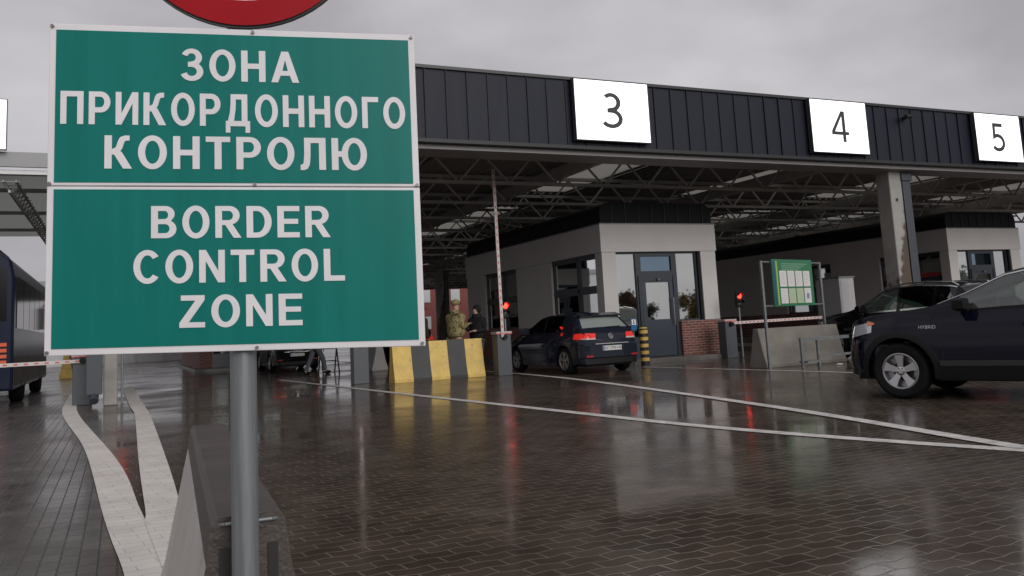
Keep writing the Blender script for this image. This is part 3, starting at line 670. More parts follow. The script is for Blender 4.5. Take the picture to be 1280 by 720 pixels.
def gate(label, loc, rz=0, kind='up', L=3.4, lamp=True, lampx=.36):
    t = thing('boom_gate', label, 'boom gate', loc, rz, 'boom gates at the lanes')
    cabinet(t)
    if kind=='up': boom(t,(-.06,-.22,.95),(-.10,-.22,.95+L+.75))
    elif kind=='right': boom(t,(.0,-.22,.98),(L,-.22,1.0))
    elif kind=='left': boom(t,(.0,-.22,.94),(-L,-.22,.94))
    b = MB(); b.tube((0,-.16,.95),(0,-.26,.95),.06,n=14); b.build('boom_hub', m_black, t)
    return t
def traffic_light(label, loc):
    t = thing('traffic_light', label, 'traffic light', loc, 0, 'red lane signals')
    b = MB(); b.tube((0,0,0),(0,0,1.42),.025,n=12); b.build('pole', m_galv, t)
    b = MB(); b.box(-.10,.10,-.06,.06,1.42,1.86); b.build('lamp_housing', m_black, t, bevel=.02)
    b = MB(); b.lathe([(.0001,-.075),(.05,-.072),(.075,-.062)],(0,0,1.74),'y',20); b.build('red_lamp', m_redlamp, t)
    b = MB(); b.lathe([(.0001,-.07),(.06,-.065),(.075,-.062)],(0,0,1.54),'y',20); b.build('dark_lamp', m_lampoff, t)
    b = MB()
    for z in (1.74,1.54): b.prism([(.09*math.cos(R(a_)),z+.09*math.sin(R(a_))) for a_ in range(0,181,20)]+[(.082*math.cos(R(a_)),z+.082*math.sin(R(a_))) for a_ in range(180,-1,-20)],'y',-.17,-.06)
    b.build('lamp_visor', m_black, t); return t
gate('grey boom gate with its striped boom raised beside the yellow barrier', (8.73,19.72,0), kind='up', L=3.5)
traffic_light('red traffic light behind the raised boom at lane 3', (9.05,20.15,0))
gate('grey boom gate with its boom lowered across lane 4', (15.75,19.65,0), kind='right', L=3.45)
traffic_light('red traffic light beside the kiosk brick base at lane 4', (16.28,19.7,0))
gate('dark grey boom gate cabinet of lane 2 under the sign', (5.38,20.85,0), kind='up', L=3.2)
gate('boom gate with red and white boom lowered in front of the bus', (-.72,20.9,0), kind='left', L=4.6)
traffic_light('red traffic light behind the large sign on the left island', (.06,20.3,0))

# bollard and little blue sign
t = thing('bollard', 'yellow and black striped bollard behind the dark hatchback', 'bollard', (12.62,19.2,0))
b = MB(); b.tube((0,0,0),(0,0,.97),.115,n=20); b.build('post', m_blackp, t, smooth=True)
for i in range(5):
    b = MB(); b.lathe([(.1165,.12+i*.18),(.1165,.21+i*.18)],n=20); b.build('yellow_band', m_yellow, t, smooth=True)
b = MB(); b.lathe([(.115,.97),(.09,1.0),(.0001,1.01)],n=20); b.build('cap', m_yellow, t, smooth=True)
t = thing('blue_sign', 'small blue sign on a stake beside the striped bollard', 'sign', (12.42,19.35,0))
b = MB(); b.tube((0,0,0),(0,0,1.0),.015); b.build('stake', m_galv, t)
b = MB(); b.box(-.085,.085,-.03,-.02,.94,1.24); b.build('plate', mat('plate_blue',(.02,.16,.38),.4), t)
b = MB(); b.box(-.065,.065,-.033,-.0305,1.08,1.22); b.build('white_field', m_sign_w, t)
b = MB(); b.lathe([(.0001,-.036),(.018,-.036)],(0,0,1.185),'y',10); b.prism([(-.02,1.10),(.02,1.10),(.012,1.165),(-.012,1.165)],'y',-.036,-.034); b.build('figure_mark', m_digit, t)

# ================================================================== NOTICE BOARD, RAIL, GREY BOX
t = thing('notice_board', 'green notice board with white sheets on a thin metal frame', 'notice board', (12.88,14.74,0))
b = MB(); b.bar((0,0,0),(0,0,2.36),.05,.05); b.bar((2.45,.75,0),(2.45,.75,2.36),.05,.05); b.bar((0,0,2.34),(2.45,.75,2.34),.03,.03); b.bar((0,0,1.36),(2.45,.75,1.36),.03,.03)
b.build('frame', m_galv_d, t)
ang = math.degrees(math.atan2(.75,2.45))
bd = MB(); bd.box(.34,1.86,-.06,-.03,1.34,2.40); bo = bd.build('board', mat('board_green',(.02,.16,.07),.4), t); bo.rotation_euler=(0,0,R(ang)); bo.scale=(1.14,1,1); bo.location=(-.03,-.01,0)
k = MB(); k.box(.36,.44,-.062,-.0605,1.37,2.36); k.build('blue_band', mat('board_blue',(.01,.08,.16),.4), bo)
k = MB(); k.box(.47,.52,-.062,-.0605,1.37,2.36); k.build('lime_band', mat('board_lime',(.35,.50,.08),.4), bo)
k = MB()
for i in range(4): k.box(.68,1.66-.12*i,-.062,-.0605,2.29-i*.045,2.305-i*.045)
k.build('heading_line', mat('board_pale',(.25,.42,.3),.5), bo)
m_sheet = mat('paper_sheet',(.70,.68,.66),.5,var=.05); m_ink = mat('faint_ink',(.36,.37,.36),.6)
for i in range(4):
    for j,(z0,z1) in enumerate(((1.78,2.14),(1.40,1.74))):
        x0=.58+i*.30; s = MB(); s.box(x0,x0+.26,-.0625,-.0605,z0,z1); so_=s.build('paper_sheet', m_sheet if not (j==1 and i in(1,2)) else mat('pale_green_sheet',(.45,.52,.34),.5), bo)
        s = MB()
        for q in range(7): s.box(x0+.03,x0+.23-random.random()*.06,-.0632,-.0627,z1-.05-q*.04,z1-.043-q*.04)
        s.build('print_line', m_ink, so_)
s = MB(); s.box(1.56,1.66,-.0636,-.0630,1.50,1.62); s.build('blue_print', mat('print_blue',(.22,.22,.34),.5), bo)

t = thing('guard_rail', 'low grey steel rail in front of the grey barrier', 'rail', (13.34,14.25,0), 3)
b = MB(); b.bar((0,0,.60),(2.0,0,.60),.06,.07); b.build('top_rail', m_galv_d, t)
for x in (.03,.52,1.9):
    b = MB(); b.bar((x,0,0),(x,0,.565),.05,.05); b.build('leg', m_galv_d, t)
b = MB(); b.box(.06,.50,-.12,.12,.10,.14); b.box(.52,1.88,-.03,.03,.20,.25); b.build('lower_tray', m_galv_d, t)
t = thing('utility_box', 'tall pale grey utility box behind the notice board', 'utility box', (20.45,19.9,.13))
b = MB(); b.box(0,.62,0,1.0,0,2.05); b.build('casing', mat('box_grey',(.46,.46,.46),.5,var=.06), t, bevel=.015)
b = MB(); b.box(.05,.57,-.012,-.002,.1,1.95); b.build('front_door', mat('box_grey',(.46,.46,.46)), t)
b = MB(); b.box(-.03,.65,-.03,1.03,2.05,2.1); b.build('lid', m_galv_d, t)

# ================================================================== CARS
def interp(tab, x):
    if x <= tab[0][0]: return tab[0][1]
    for (a,p),(b_,q) in zip(tab[:-1],tab[1:]):
        if x <= b_:
            t=(x-a)/(b_-a); return p+(q-p)*t
    return tab[-1][1]
def smooth_tab(tab, L, k=.06, n=240):
    v=[interp(tab, L*i/n) for i in range(n+1)]; r=max(1,int(k*n/L))
    out=[]
    for i in range(n+1):
        a=max(0,i-r); b_=min(n,i+r); r2=min(i-a,b_-i); out.append((L*i/n, sum(v[i-r2:i+r2+1])/(2*r2+1)))
    return out
class Car:
    def __init__(c, spec):
        c.__dict__.update(spec); L=c.L
        for a in ('zt','zs','hw','wt'): setattr(c, a, smooth_tab(getattr(c,a), L, .05 if a!='hw' else .09))
    def Y(c, s): return c.L/2 - s           # local y (forward +), origin at body centre
    def half(c, s, z):
        h=interp(c.hw,s); zs=interp(c.zs,s); zm=.52*zs+.10
        if z>zm: return h*(1-.115*((z-zm)/max(.05,zs-zm))**2.2)
        return h*(1-.075*((zm-z)/zm)**2)
    def zb(c, s):
        z=c.sill + max(0,(.45-s))*.12 + max(0,s-(c.L-.5))*.18
        for w_ in c.wheels:
            d=abs(s-w_)
            if d<c.arch: z=max(z, c.wr+math.sqrt(c.arch**2-d*d))
        return z
    def green(c, s, u, off=0):                # point on the side of the greenhouse, u=0 belt, 1 roof edge
        zs=interp(c.zs,s); y0=c.half(s,zs); zt=interp(c.zt,s); dr=c.drop*min(1,max(.25,(zt-zs)/.3)); z1=max(zs+.003,zt-dr); y1=min(interp(c.wt,s),y0-.004)
        bow=.018*math.sin(math.pi*u)*min(1,(z1-zs)/.3)
        return (y0+(y1-y0)*u+bow+off, zs+(z1-zs)*u)
    def top(c, s, u, off=0):                  # roof/bonnet/windscreen across, u=0 edge, 1 centre
        y1,z1=c.green(s,1); zt=max(interp(c.zt,s), z1+.002); return (y1*(1-u), z1+(zt-z1)*math.sin(u*math.pi/2)+off)
    def build(c, t):
        L=c.L; st=set(round(L*i/90,4) for i in range(91))
        for w_ in c.wheels:
            for i in range(-14,15): st.add(round(w_+c.arch*math.sin(i/14*math.pi/2),4))
        for q in c.sidewin: st.update(q[:2])
        for q in (c.wind, c.rearwin): st.update(q)
        st.update((.01,.03,L-.01,L-.03)); st=sorted(x for x in st if 0<=x<=L)
        us=[0,.10,.25,.5,.75,.93,1]; ut=[0,.10,.3,.6,.9,1]; nr=7
        secs=[]
        for s in st:
            zb=c.zb(s); zs=interp(c.zs,s); p=[]
            zb=min(zb,zs-.02)
            for i in range(nr):
                z=zb+(zs-zb)*i/nr; p.append((c.half(s,z),z))
            p+= [c.green(s,u) for u in us]; p+=[c.top(s,u) for u in ut[1:]]
            secs.append(p)
        m=len(secs[0]); b=MB()
        for sd in (-1,1):
            rows=[[(sd*y,c.Y(s),z) for y,z in p] for s,p in zip(st,secs)]
            for i in range(len(rows)-1):
                sm=(st[i]+st[i+1])/2
                for j in range(m-1):
                    if nr+1<=j<nr+5 and any(a<sm<e for a,e in c.sidewin): continue
                    if j>=nr+7 and (c.wind[0]<sm<c.wind[1] or c.rearwin[0]<sm<c.rearwin[1]): continue
                    b.add([rows[i][j],rows[i][j+1],rows[i+1][j+1],rows[i+1][j]],[(0,1,2,3) if sd>0 else (3,2,1,0)])
            # end caps
        for e,sg_ in ((0,1),(-1,-1)):
            p=secs[e]; y=c.Y(st[e]); ring=[(yy,y,z) for yy,z in p]+[(-yy,y,z) for yy,z in p[-2::-1]]
            cx=MB(); n=len(ring); cen=(0,y+sg_*.02,sum(q[2] for q in ring)/n)
            b.add(ring+[cen],[(i,i+1,n) for i in range(n-1)]+[(n-1,0,n)])
        body=b.build('body', c.paint, t, smooth=True)
        # glass
        for a,e in c.sidewin:
            for sd in (-1,1):
                g=MB(); xs=[a+(e-a)*i/8 for i in range(9)]
                g.grid([[(sd*(c.green(x,u,-.004)[0]),c.Y(x),c.green(x,u)[1]) for u in (.10,.3,.5,.7,.93)] for x in xs])
                g.build('side_window', c.gl_side(a), t, smooth=True)
                r=MB(); 
                for u0,u1 in ((.03,.10),):
                    r.grid([[(sd*c.green(x,u,.004)[0],c.Y(x),c.green(x,u)[1]) for u in (u0,u1)] for x in xs])
                r.build('window_trim', c.trim, t)
        for nm,(a,e) in (('windscreen',c.wind),('rear_window',c.rearwin)):
            g=MB(); xs=[a+(e-a)*i/8 for i in range(9)]
            g.grid([[(y,c.Y(x),z) for y,z in [(sd*c.top(x,u,-.004)[0],c.top(x,u,-.004)[1]) for sd,u in ((-1,.1),(-1,.3),(-1,.6),(-1,.9),(1,1),(1,.9),(1,.6),(1,.3),(1,.1))]] for x in xs])
            g.build(nm, c.gl_front if nm=='windscreen' else c.gl_rear, t, smooth=True)
        # underbody and interior
        hwm=max(v for _,v in c.hw)
        u=MB(); u.box(-hwm+.26,hwm-.26,c.Y(L-.12),c.Y(.12),c.sill-.02,c.sill+.35); u.box(-hwm+.06,hwm-.06,c.Y(c.wheels[1]-c.arch-.02),c.Y(c.wheels[0]+c.arch+.02),c.sill-.02,c.sill+.06)
        u.box(-hwm+.16,hwm-.16,c.Y(c.wheels[1]-.4),c.Y(c.wind[0]+.1),c.sill+.36,c.sill+.5); u.build('underbody', m_black, t)
        sx=hwm*.42
        for sd in (-1,1):
            it=MB(); y0=c.Y(c.wind[1])
            it.box(sd*sx-.25,sd*sx+.25,y0-.95,y0-.35,.5,.72); it.prism([(y0-.80,.66),(y0-1.0,.66),(y0-1.18,c.belt+.30),(y0-1.08,c.belt+.30)],'x',sd*sx-.23,sd*sx+.23)
            it.box(sd*sx-.13,sd*sx+.13,y0-1.22,y0-1.10,c.belt+.24,c.belt+.44)
            it.build('seat', mat('seat_cloth',(.05,.05,.052),.8), t, bevel=.03)
        da=MB(); da.box(-hwm+.2,hwm-.2,c.Y(c.wind[1]-.05),c.Y(c.wind[0]+.05),c.belt-.35,c.belt-.02); da.build('dashboard', m_black, t, bevel=.04)
        sw=MB(); sw.lathe([(.17,-.012),(.19,0),(.17,.012),(.155,0)],(0,0,0),'y',20,close=True); o=sw.build('steering_wheel', m_black, t); o.location=(-sx,c.Y(c.wind[1]+.12),c.belt+.02); o.rotation_euler=(R(-25),0,0)
        return body
    def patch(c, name, m, t, s0, s1, z0, z1, sides=(-1,1), off=.004, parent=None, ns=8, nz=5, shape=None):
        for sd in sides:
            g=MB(); rows=[]
            for i in range(ns+1):
                s=s0+(s1-s0)*i/ns; f=i/ns; a,b_=(z0,z1) if shape is None else shape(f)
                rows.append([(sd*(c.half(s,z)+off),c.Y(s),z) for z in [a+(b_-a)*j/nz for j in range(nz+1)]])
            g.grid(rows); o=g.build(name, m, parent or t, smooth=True)
    def arch_trim(c, m, t, wdt=.06, off=.012):
        for w_ in c.wheels:
            for sd in (-1,1):
                g=MB(); rows=[]
                for i in range(0,27):
                    a=math.pi*(i/26)*1.12-.06*math.pi; rw=[]
                    for r in (c.arch-.02,c.arch,c.arch+wdt*.5,c.arch+wdt):
                        s=w_+r*math.cos(a); z=c.wr+r*math.sin(a); z=max(z,c.sill+.0)
                        k=off*(1 if c.arch-.001<=r<c.arch+wdt*.9 else .0)+ (-.09 if r<c.arch-.001 else 0)
                        rw.append((sd*(c.half(s,min(z,interp(c.zs,s)))+k),c.Y(s),z))
                    rows.append(rw)
                g.grid(rows); g.build('wheel_arch_trim', m, t, smooth=True)
    def mirror(c, t, m, s, z):
        for sd in (-1,1):
            b=MB(); y=c.half(s,z); yc=c.Y(s)
            b.prism([(sd*(y+.03),z+.03),(sd*(y+.24),z+.06),(sd*(y+.25),z+.17),(sd*(y+.21),z+.20),(sd*(y+.05),z+.19),(sd*(y+.02),z+.14)],'y',yc-.06,yc+.08); b.tube((sd*(y-.03),yc,z+.02),(sd*(y+.08),yc,z+.06),.03)
            o=b.build('side_mirror', m, t, bevel=.025)
    def handles(c, t, m, ss, z):
        for s in ss:
            for sd in (-1,1):
                y=c.half(s,z); b=MB(); b.box(sd*(y+.012)-.012,sd*(y+.012)+.012,c.Y(s+.11),c.Y(s-.11),z-.016,z+.016); b.build('door_handle', m, t, bevel=.006)
    def seams(c, t, ss, z0, z1):
        for s in ss:
            for sd in (-1,1):
                g=MB(); rows=[[(sd*(c.half(s+d_,z)+.0015),c.Y(s+d_),z) for z in [z0+(z1-z0)*j/6 for j in range(7)]] for d_ in (-.005,.005)]
                g.grid(rows); g.build('door_seam', m_dark, t)
    def wheels_at(c, t, m_rim, style, rim):
        hwm=max(v for _,v in c.hw)
        for w_ in c.wheels:
            for sd in (-1,1):
                wheel(t, (sd*(hwm-.13), c.Y(w_), c.wr), sd, c.wr, rim, m_rim, style)
def wheel(t, loc, sd, r, rim, m_rim, style):
    wt=.225; h=wt/2; k=MB()
    pr=[(rim,-h+.01),(rim+.02,-h),(r-.045,-h-.004),(r-.012,-h+.025),(r,-h+.05),(r,h-.05),(r-.012,h-.025),(r-.045,h+.004),(rim+.02,h),(rim,h-.01)]
    k.lathe(pr,(0,0,0),'x',36,close=True); ty=k.build('wheel', m_rubber, t, smooth=True, loc=loc)
    f=sd*(h-.012)
    k=MB(); k.lathe([(rim+.008,f+sd*.006),(rim-.004,f+sd*.012),(rim-.018,f+sd*.004),(rim-.024,f-sd*.10),(.08,f-sd*.11)],(0,0,0),'x',36)
    rm=k.build('rim', mat('rim_barrel',(.36,.36,.37),.35,.8), ty, smooth=True)
    k=MB(); n=5
    for i in range(n):
        a=2*math.pi*i/n+.3
        subs=(0,) if style=='five' else (-.17,.17)
        for da in subs:
            w0,w1=(.085,.135) if style=='five' else (.026,.032)
            ua=Vector((0,math.cos(a+da),math.sin(a+da))); ub=Vector((0,-ua.z,ua.y)); ui=Vector((0,math.cos(a+da*.4),math.sin(a+da*.4)))
            p0=ui*.045; p1=ua*(rim-.012)
            vv=[]
            for p,ww,xx in ((p0,w0*.8,f-sd*.012),(p1*.55+p0*.45,w0,f-sd*.004),(p1,w1,f+sd*.002)):
                for e in (-1,1):
                    for dx in (0,-sd*.03): q=p+ub*ww*.5*e; vv.append((xx+dx,q.y,q.z))
            ff=[]
            for s_ in (0,4): ff+=[(s_,s_+2,s_+6,s_+4),(s_+1,s_+5,s_+7,s_+3),(s_,s_+4,s_+5,s_+1),(s_+2,s_+3,s_+7,s_+6)]
            k.add(vv,ff)
    k.lathe([(.0001,f-sd*.002),(.03,f-sd*.002),(.062,f-sd*.012),(.062,f-sd*.04)],(0,0,0),'x',20)
    k.build('spokes', m_rim, rm, bevel=.004)
    k=MB()
    for i in range(5):
        a=2*math.pi*i/5+.3+math.pi/5; k.tube((f-sd*.012,.042*math.cos(a),.042*math.sin(a)),(f+sd*.0,.042*math.cos(a),.042*math.sin(a)),.008,n=6)
    k.build('lug_nuts', m_black, rm)
    k=MB(); k.lathe([(.0001,f-sd*.085),(.125,f-sd*.085)],(0,0,0),'x',24); k.build('brake_disc', mat('disc_dark',(.06,.055,.05),.5,.5), rm)

def paint(name, c): return mat(name, c, .10, .0, coat=0, spec=.30)
m_alloy = mat('alloy_silver',(.55,.55,.56),.28,.85); m_chrome = mat('chrome',(.7,.7,.7),.2,1)
m_dropl = mat('headlamp_clear',(.55,.58,.62),.08,.3,coat=1); m_amber = mat('amber_lens',(.75,.20,.03),.15,coat=1)
m_tail = mat('tail_red',(.50,.012,.012),.12,coat=1,emit=(1,.05,.03),estr=.4)
m_tail_off = mat('reflector_red', (.42,.012,.02), .2)
m_tail_clear = mat('tail_clear',(.6,.5,.5),.15,coat=1)
m_plate = mat('plate_white',(.62,.62,.58),.4)

hatch = dict(L=4.2, sill=.20, belt=.93, drop=.055, wr=.318, arch=.375, wheels=[.86,3.44],
  zt=[(0,.60),(.06,.74),(.3,.85),(.9,.97),(1.12,1.02),(1.9,1.40),(2.3,1.465),(2.8,1.48),(3.45,1.44),(3.68,1.40),(4.0,1.06),(4.10,1.00),(4.2,.86)],
  zs=[(0,.55),(.25,.76),(1.1,.90),(2.5,.945),(3.5,.985),(4.0,1.0),(4.2,.84)],
  hw=[(0,.60),(.12,.74),(.4,.845),(.9,.89),(3.3,.89),(3.85,.85),(4.08,.79),(4.2,.72)],
  wt=[(0,.54),(.25,.68),(1.1,.76),(1.9,.61),(2.8,.595),(3.5,.585),(3.68,.58),(4.0,.70),(4.1,.72),(4.2,.66)],
  wind=(1.18,1.86), rearwin=(3.70,3.98), sidewin=[(1.42,2.28),(2.36,3.18)], trim=m_black,
  gl_front=m_glass_car, gl_rear=glass('rear_glass',(.30,.36,.34),(.78,.88,.84),1.5,.45,fog=.5,diffuse_c=(.50,.56,.53)), gl_side=lambda a: m_glass_tint)  # rear glass has an even pale diffuse tone mixed in
def build_hatch(label, loc, rz, paint_m, group=None, plate=True):
    t = thing('hatchback_car', label, 'car', loc, rz, group)
    c = Car(dict(hatch, paint=paint_m)); body=c.build(t); L=c.L; yr=c.Y(L)
    c.wheels_at(t, mat('alloy_dull',(.36,.34,.31),.4,.6), 'double', .215)
    c.arch_trim(paint_m, t, .02, .006); c.mirror(t, paint_m, 1.5, .93); c.handles(t, paint_m, (2.2,3.05), .80); c.seams(t, (1.28,2.33,3.2), .28, .88)
    # spoiler lip, tail lamps, bumper, chrome strip, plate, emblem, wiper, fog reflector
    b=MB(); b.prism([(c.Y(3.60),1.432),(c.Y(3.86),1.365),(c.Y(3.84),1.335),(c.Y(3.60),1.40)],'x',-.57,.57); b.build('roof_spoiler', paint_m, t, bevel=.012)
    for sd in (-1,1):
        o=[]; rows=[]
        g=MB()
        for s in (3.86,3.95,4.03,4.10,4.16,4.2):
            f=(s-3.86)/.34; z0=.80+.0*f; z1=.955-.01*(1-f)
            rows.append([(sd*(c.half(s,z)+.010),c.Y(s)-(.012 if s>4.15 else 0),z) for z in (z0+.02*(1-f),(z0+z1)/2,z1)])
        for x in (.60,.50,.42): rows.append([(sd*x,yr-.024,z) for z in (.80,.875,.945)])
        g.grid(rows); lamp=g.build('tail_lamp', m_tail, t, smooth=True)
        g=MB(); g.grid([[(q[0][0],q[0][1]-.003,q[0][2]-.0) ,(q[0][0]*1.001,q[0][1]-.004,q[0][2]+.035)] for q in rows[3:]]); g.build('clear_strip', m_tail_clear, lamp)
        b=MB(); b.box(sd*.62-.09,sd*.62+.09,yr-.058,yr-.045,.395,.435); b.build('fog_reflector', m_tail_off, t)
    b=MB(); plan=[(-.80,yr+.34),(-.795,yr+.12),(-.74,yr+.0),(-.60,yr-.04),(-.3,yr-.055),(.3,yr-.055),(.60,yr-.04),(.74,yr+.0),(.795,yr+.12),(.80,yr+.34)]
    b.prism(plan,'z',.36,.70); b.build('rear_bumper', paint_m, t, bevel=.03)
    b=MB(); b.prism([(x*.97,y+.015) for x,y in plan],'z',.22,.36); b.build('lower_valance', m_black, t, bevel=.015)
    b=MB(); b.box(-.46,.46,yr-.068,yr-.056,.688,.706); b.build('chrome_strip', m_chrome, t)
    b=MB(); b.box(-.26,.26,yr-.064,yr-.056,.535,.645); pl=b.build('number_plate', m_plate, t)
    b=MB(); b.box(-.255,-.215,yr-.0655,yr-.0642,.54,.64); b.build('blue_band', mat('plate_band',(.1,.12,.4),.4), pl)
    if plate: text_mesh('plate_text','AC 2790 HB',.088,m_digit,pl,(.02,yr-.0652,.562),(R(90),0,0))
    em=MB(); em.lathe([(.056,-.004),(.062,-.008),(.068,-.004),(.062,0)],(0,yr-.022,.865),'y',24,close=True)
    for x0,z0,x1,z1 in ((-.034,.04,0,.0),(0,.0,.034,.04),(-.05,.01,-.022,-.045),(-.022,-.045,0,-.005),(0,-.005,.022,-.045),(.022,-.045,.05,.01)): em.bar((x0,yr-.026,.865+z0),(x1,yr-.026,.865+z1),.006,.011)
    em.build('emblem', m_chrome, t)
    wv=MB(); wv.tube((.02,c.Y(4.0)-.02,1.075),(.42,c.Y(3.97)-.02,1.085),.012,n=6); wv.build('rear_wiper', m_black, t)
    for sd in (-1,1): c.patch('headlamp', m_dropl, t, .06,.34,.62,.76,(sd,),off=.006)
    return t
m_golf = paint('paint_dark_blue',(.018,.021,.034))
build_hatch('dark blue hatchback with lit tail lamps stopped at the lane 3 kiosk', (10.50,19.55,0), 1.0, m_golf)
build_hatch('black hatchback far inside lane 2 below the green sign', (5.9,33.9,0), 0, paint('paint_black',(.006,.006,.007)), plate=False)

suv = dict(L=4.6, sill=.26, belt=1.07, drop=.06, wr=.362, arch=.435, wheels=[.77,3.46],
  zt=[(0,.78),(.04,.98),(.12,1.06),(.4,1.115),(.85,1.155),(1.20,1.20),(2.05,1.60),(2.45,1.67),(3.0,1.685),(3.9,1.63),(4.1,1.57),(4.42,1.16),(4.52,1.08),(4.6,.95)],
  zs=[(0,.74),(.12,.98),(.45,1.05),(1.3,1.10),(2.5,1.10),(3.6,1.16),(4.4,1.12),(4.6,.93)],
  hw=[(0,.60),(.10,.74),(.3,.85),(.75,.927),(3.6,.927),(4.2,.88),(4.45,.82),(4.6,.74)],
  wt=[(0,.58),(.2,.76),(1.2,.80),(2.05,.66),(3.1,.645),(3.9,.63),(4.1,.62),(4.42,.74),(4.6,.68)],
  wind=(1.28,2.0), rearwin=(4.12,4.38), sidewin=[(1.54,2.50),(2.60,3.45),(3.55,3.98)], trim=m_black,
  gl_front=m_glass_car, gl_rear=m_glass_tint, gl_side=lambda a: m_glass_car if a<2 else m_glass_tint)
def build_suv(label, loc, rz, paint_m, spec, rails=False, clad=True, rimstyle='five', badge=None, name='suv_car', group=None, tail=None):
    t = thing(name, label, 'car', loc, rz, group)
    c = Car(dict(spec, paint=paint_m)); body=c.build(t); L=c.L; yf=c.Y(0); yr=c.Y(L)
    c.wheels_at(t, m_alloy, rimstyle, .228)
    if clad:
        c.arch_trim(m_black, t, .085, .016)
        c.patch('sill_cladding', m_black, t, c.wheels[0]+c.arch+.06, c.wheels[1]-c.arch-.06, c.sill, c.sill+.20, off=.014, ns=14)
        c.patch('side_skirt_strip', mat('dark_grey_plastic',(.03,.03,.032),.45), t, c.wheels[0]+c.arch+.08, c.wheels[1]-c.arch-.08, c.sill+.17, c.sill+.24, off=.02, ns=14)
    else: c.arch_trim(paint_m, t, .03, .006)
    c.mirror(t, m_black if clad else paint_m, spec['sidewin'][0][0]+.08, spec['belt']+.0); c.handles(t, paint_m, (2.36,3.3), spec['belt']-.14); c.seams(t, (1.33,2.55,3.45), c.sill+.25, spec['belt']-.06)
    sh=lambda f: (.80+.07*f, .95+.06*f)
    for sd in (-1,1):
        c.patch('headlamp', m_dropl, t, .07,.42,0,0,(sd,),off=.008,shape=sh)
        c.patch('amber_marker', m_amber, t, .35,.46,0,0,(sd,),off=.011,shape=lambda f:(.955+.02*f,1.025-.03*f))
        c.patch('tail_lamp', tail or m_tail_off, t, L-.42,L-.05,.88,1.04,(sd,),off=.008)
        b=MB(); b.box(sd*.60-.16,sd*.60+.16,c.Y(L)-.035,c.Y(L)-.022,.86,.98); b.build('tail_lamp', tail or m_tail_off, t)
    plan=[]
    for q in range(-10,11):
        f=q/10; plan.append((.865*math.copysign(abs(f)**.75,f), yf+.03-.50*abs(f)**3.2))
    b=MB(); b.prism([(-.80,yf-.62)]+plan+[(.80,yf-.62)],'z',.46,.74); b.build('front_bumper', paint_m, t, smooth=True, bevel=.035)
    b=MB(); b.prism([(x*.985,y-.02) for x,y in [(-.80,yf-.55)]+plan+[(.80,yf-.55)]],'z',.27,.47); b.build('lower_bumper', m_black, t, smooth=True, bevel=.025)
    b=MB(); b.box(-.5,.5,yf+.02,yf+.05,.64,.86); b.build('grille', m_black, t, bevel=.02)
    b=MB(); b.prism([(.80,-yf+.62)]+[(x,-y) for x,y in plan[::-1]]+[(-.80,-yf+.62)],'z',.34,.72); b.build('rear_bumper', m_black, t, bevel=.03)
    if rails:
        for sd in (-1,1):
            b=MB(); pts=[(sd*(c.top(s,.12)[0]),c.Y(s),c.top(s,.12)[1]+(.05 if 2.2<s<4.0 else .0)) for s in (2.0,2.25,2.8,3.4,3.95,4.1)]
            b.path(pts,.017,n=8); b.build('roof_rail', m_chrome, t, smooth=True)
    # bright trim along the top of the side glass
    for sd in (-1,1):
        b=MB(); xs=[spec['sidewin'][0][0]-.26+i*(spec['sidewin'][-1][1]-spec['sidewin'][0][0]+.26)/24 for i in range(25)]
        b.grid([[(sd*c.green(x,u,.006)[0],c.Y(x),c.green(x,u)[1]) for u in (.945,.985)] for x in xs]); b.build('roof_trim', m_chrome, t, smooth=True)
    if badge:
        z=.90; s=1.16
        for sd in (-1,):
            text_mesh('badge', badge, .062, m_chrome, t, (sd*(c.half(s,z)+.004), c.Y(s), z), (R(90),0,R(-90)))
    return t
build_suv('dark navy SUV in the right foreground, cut by the picture edge', (10.635,6.995,0), 20, paint('paint_navy',(.004,.005,.014)), suv, badge='HYBRID')
suv2 = dict(suv, L=4.8, belt=1.06, sill=.24, wr=.37, arch=.43, wheels=[.88,3.82],
  zt=[(0,.72),(.05,.90),(.2,1.0),(.7,1.09),(1.15,1.15),(1.32,1.18),(2.2,1.63),(2.6,1.70),(3.2,1.72),(4.0,1.66),(4.2,1.60),(4.6,1.18),(4.7,1.1),(4.8,.95)],
  zs=[(0,.68),(.2,.90),(.6,.98),(1.4,1.05),(2.6,1.08),(3.8,1.12),(4.6,1.12),(4.8,.93)],
  hw=[(0,.66),(.12,.81),(.4,.91),(.9,.955),(3.8,.955),(4.4,.90),(4.65,.84),(4.8,.76)],
  wt=[(0,.58),(.2,.78),(1.3,.82),(2.2,.67),(3.2,.655),(4.0,.64),(4.2,.63),(4.6,.76),(4.8,.70)],
  wind=(1.42,2.16), rearwin=(4.24,4.55), sidewin=[(1.70,2.66),(2.76,3.58),(3.68,4.12)], trim=m_chrome)
build_suv('black SUV with chrome roof rails waiting in lane 4', (16.72,14.12,0), 0, paint('paint_black',(.006,.006,.007)), suv2, rails=True, clad=False, rimstyle='double')

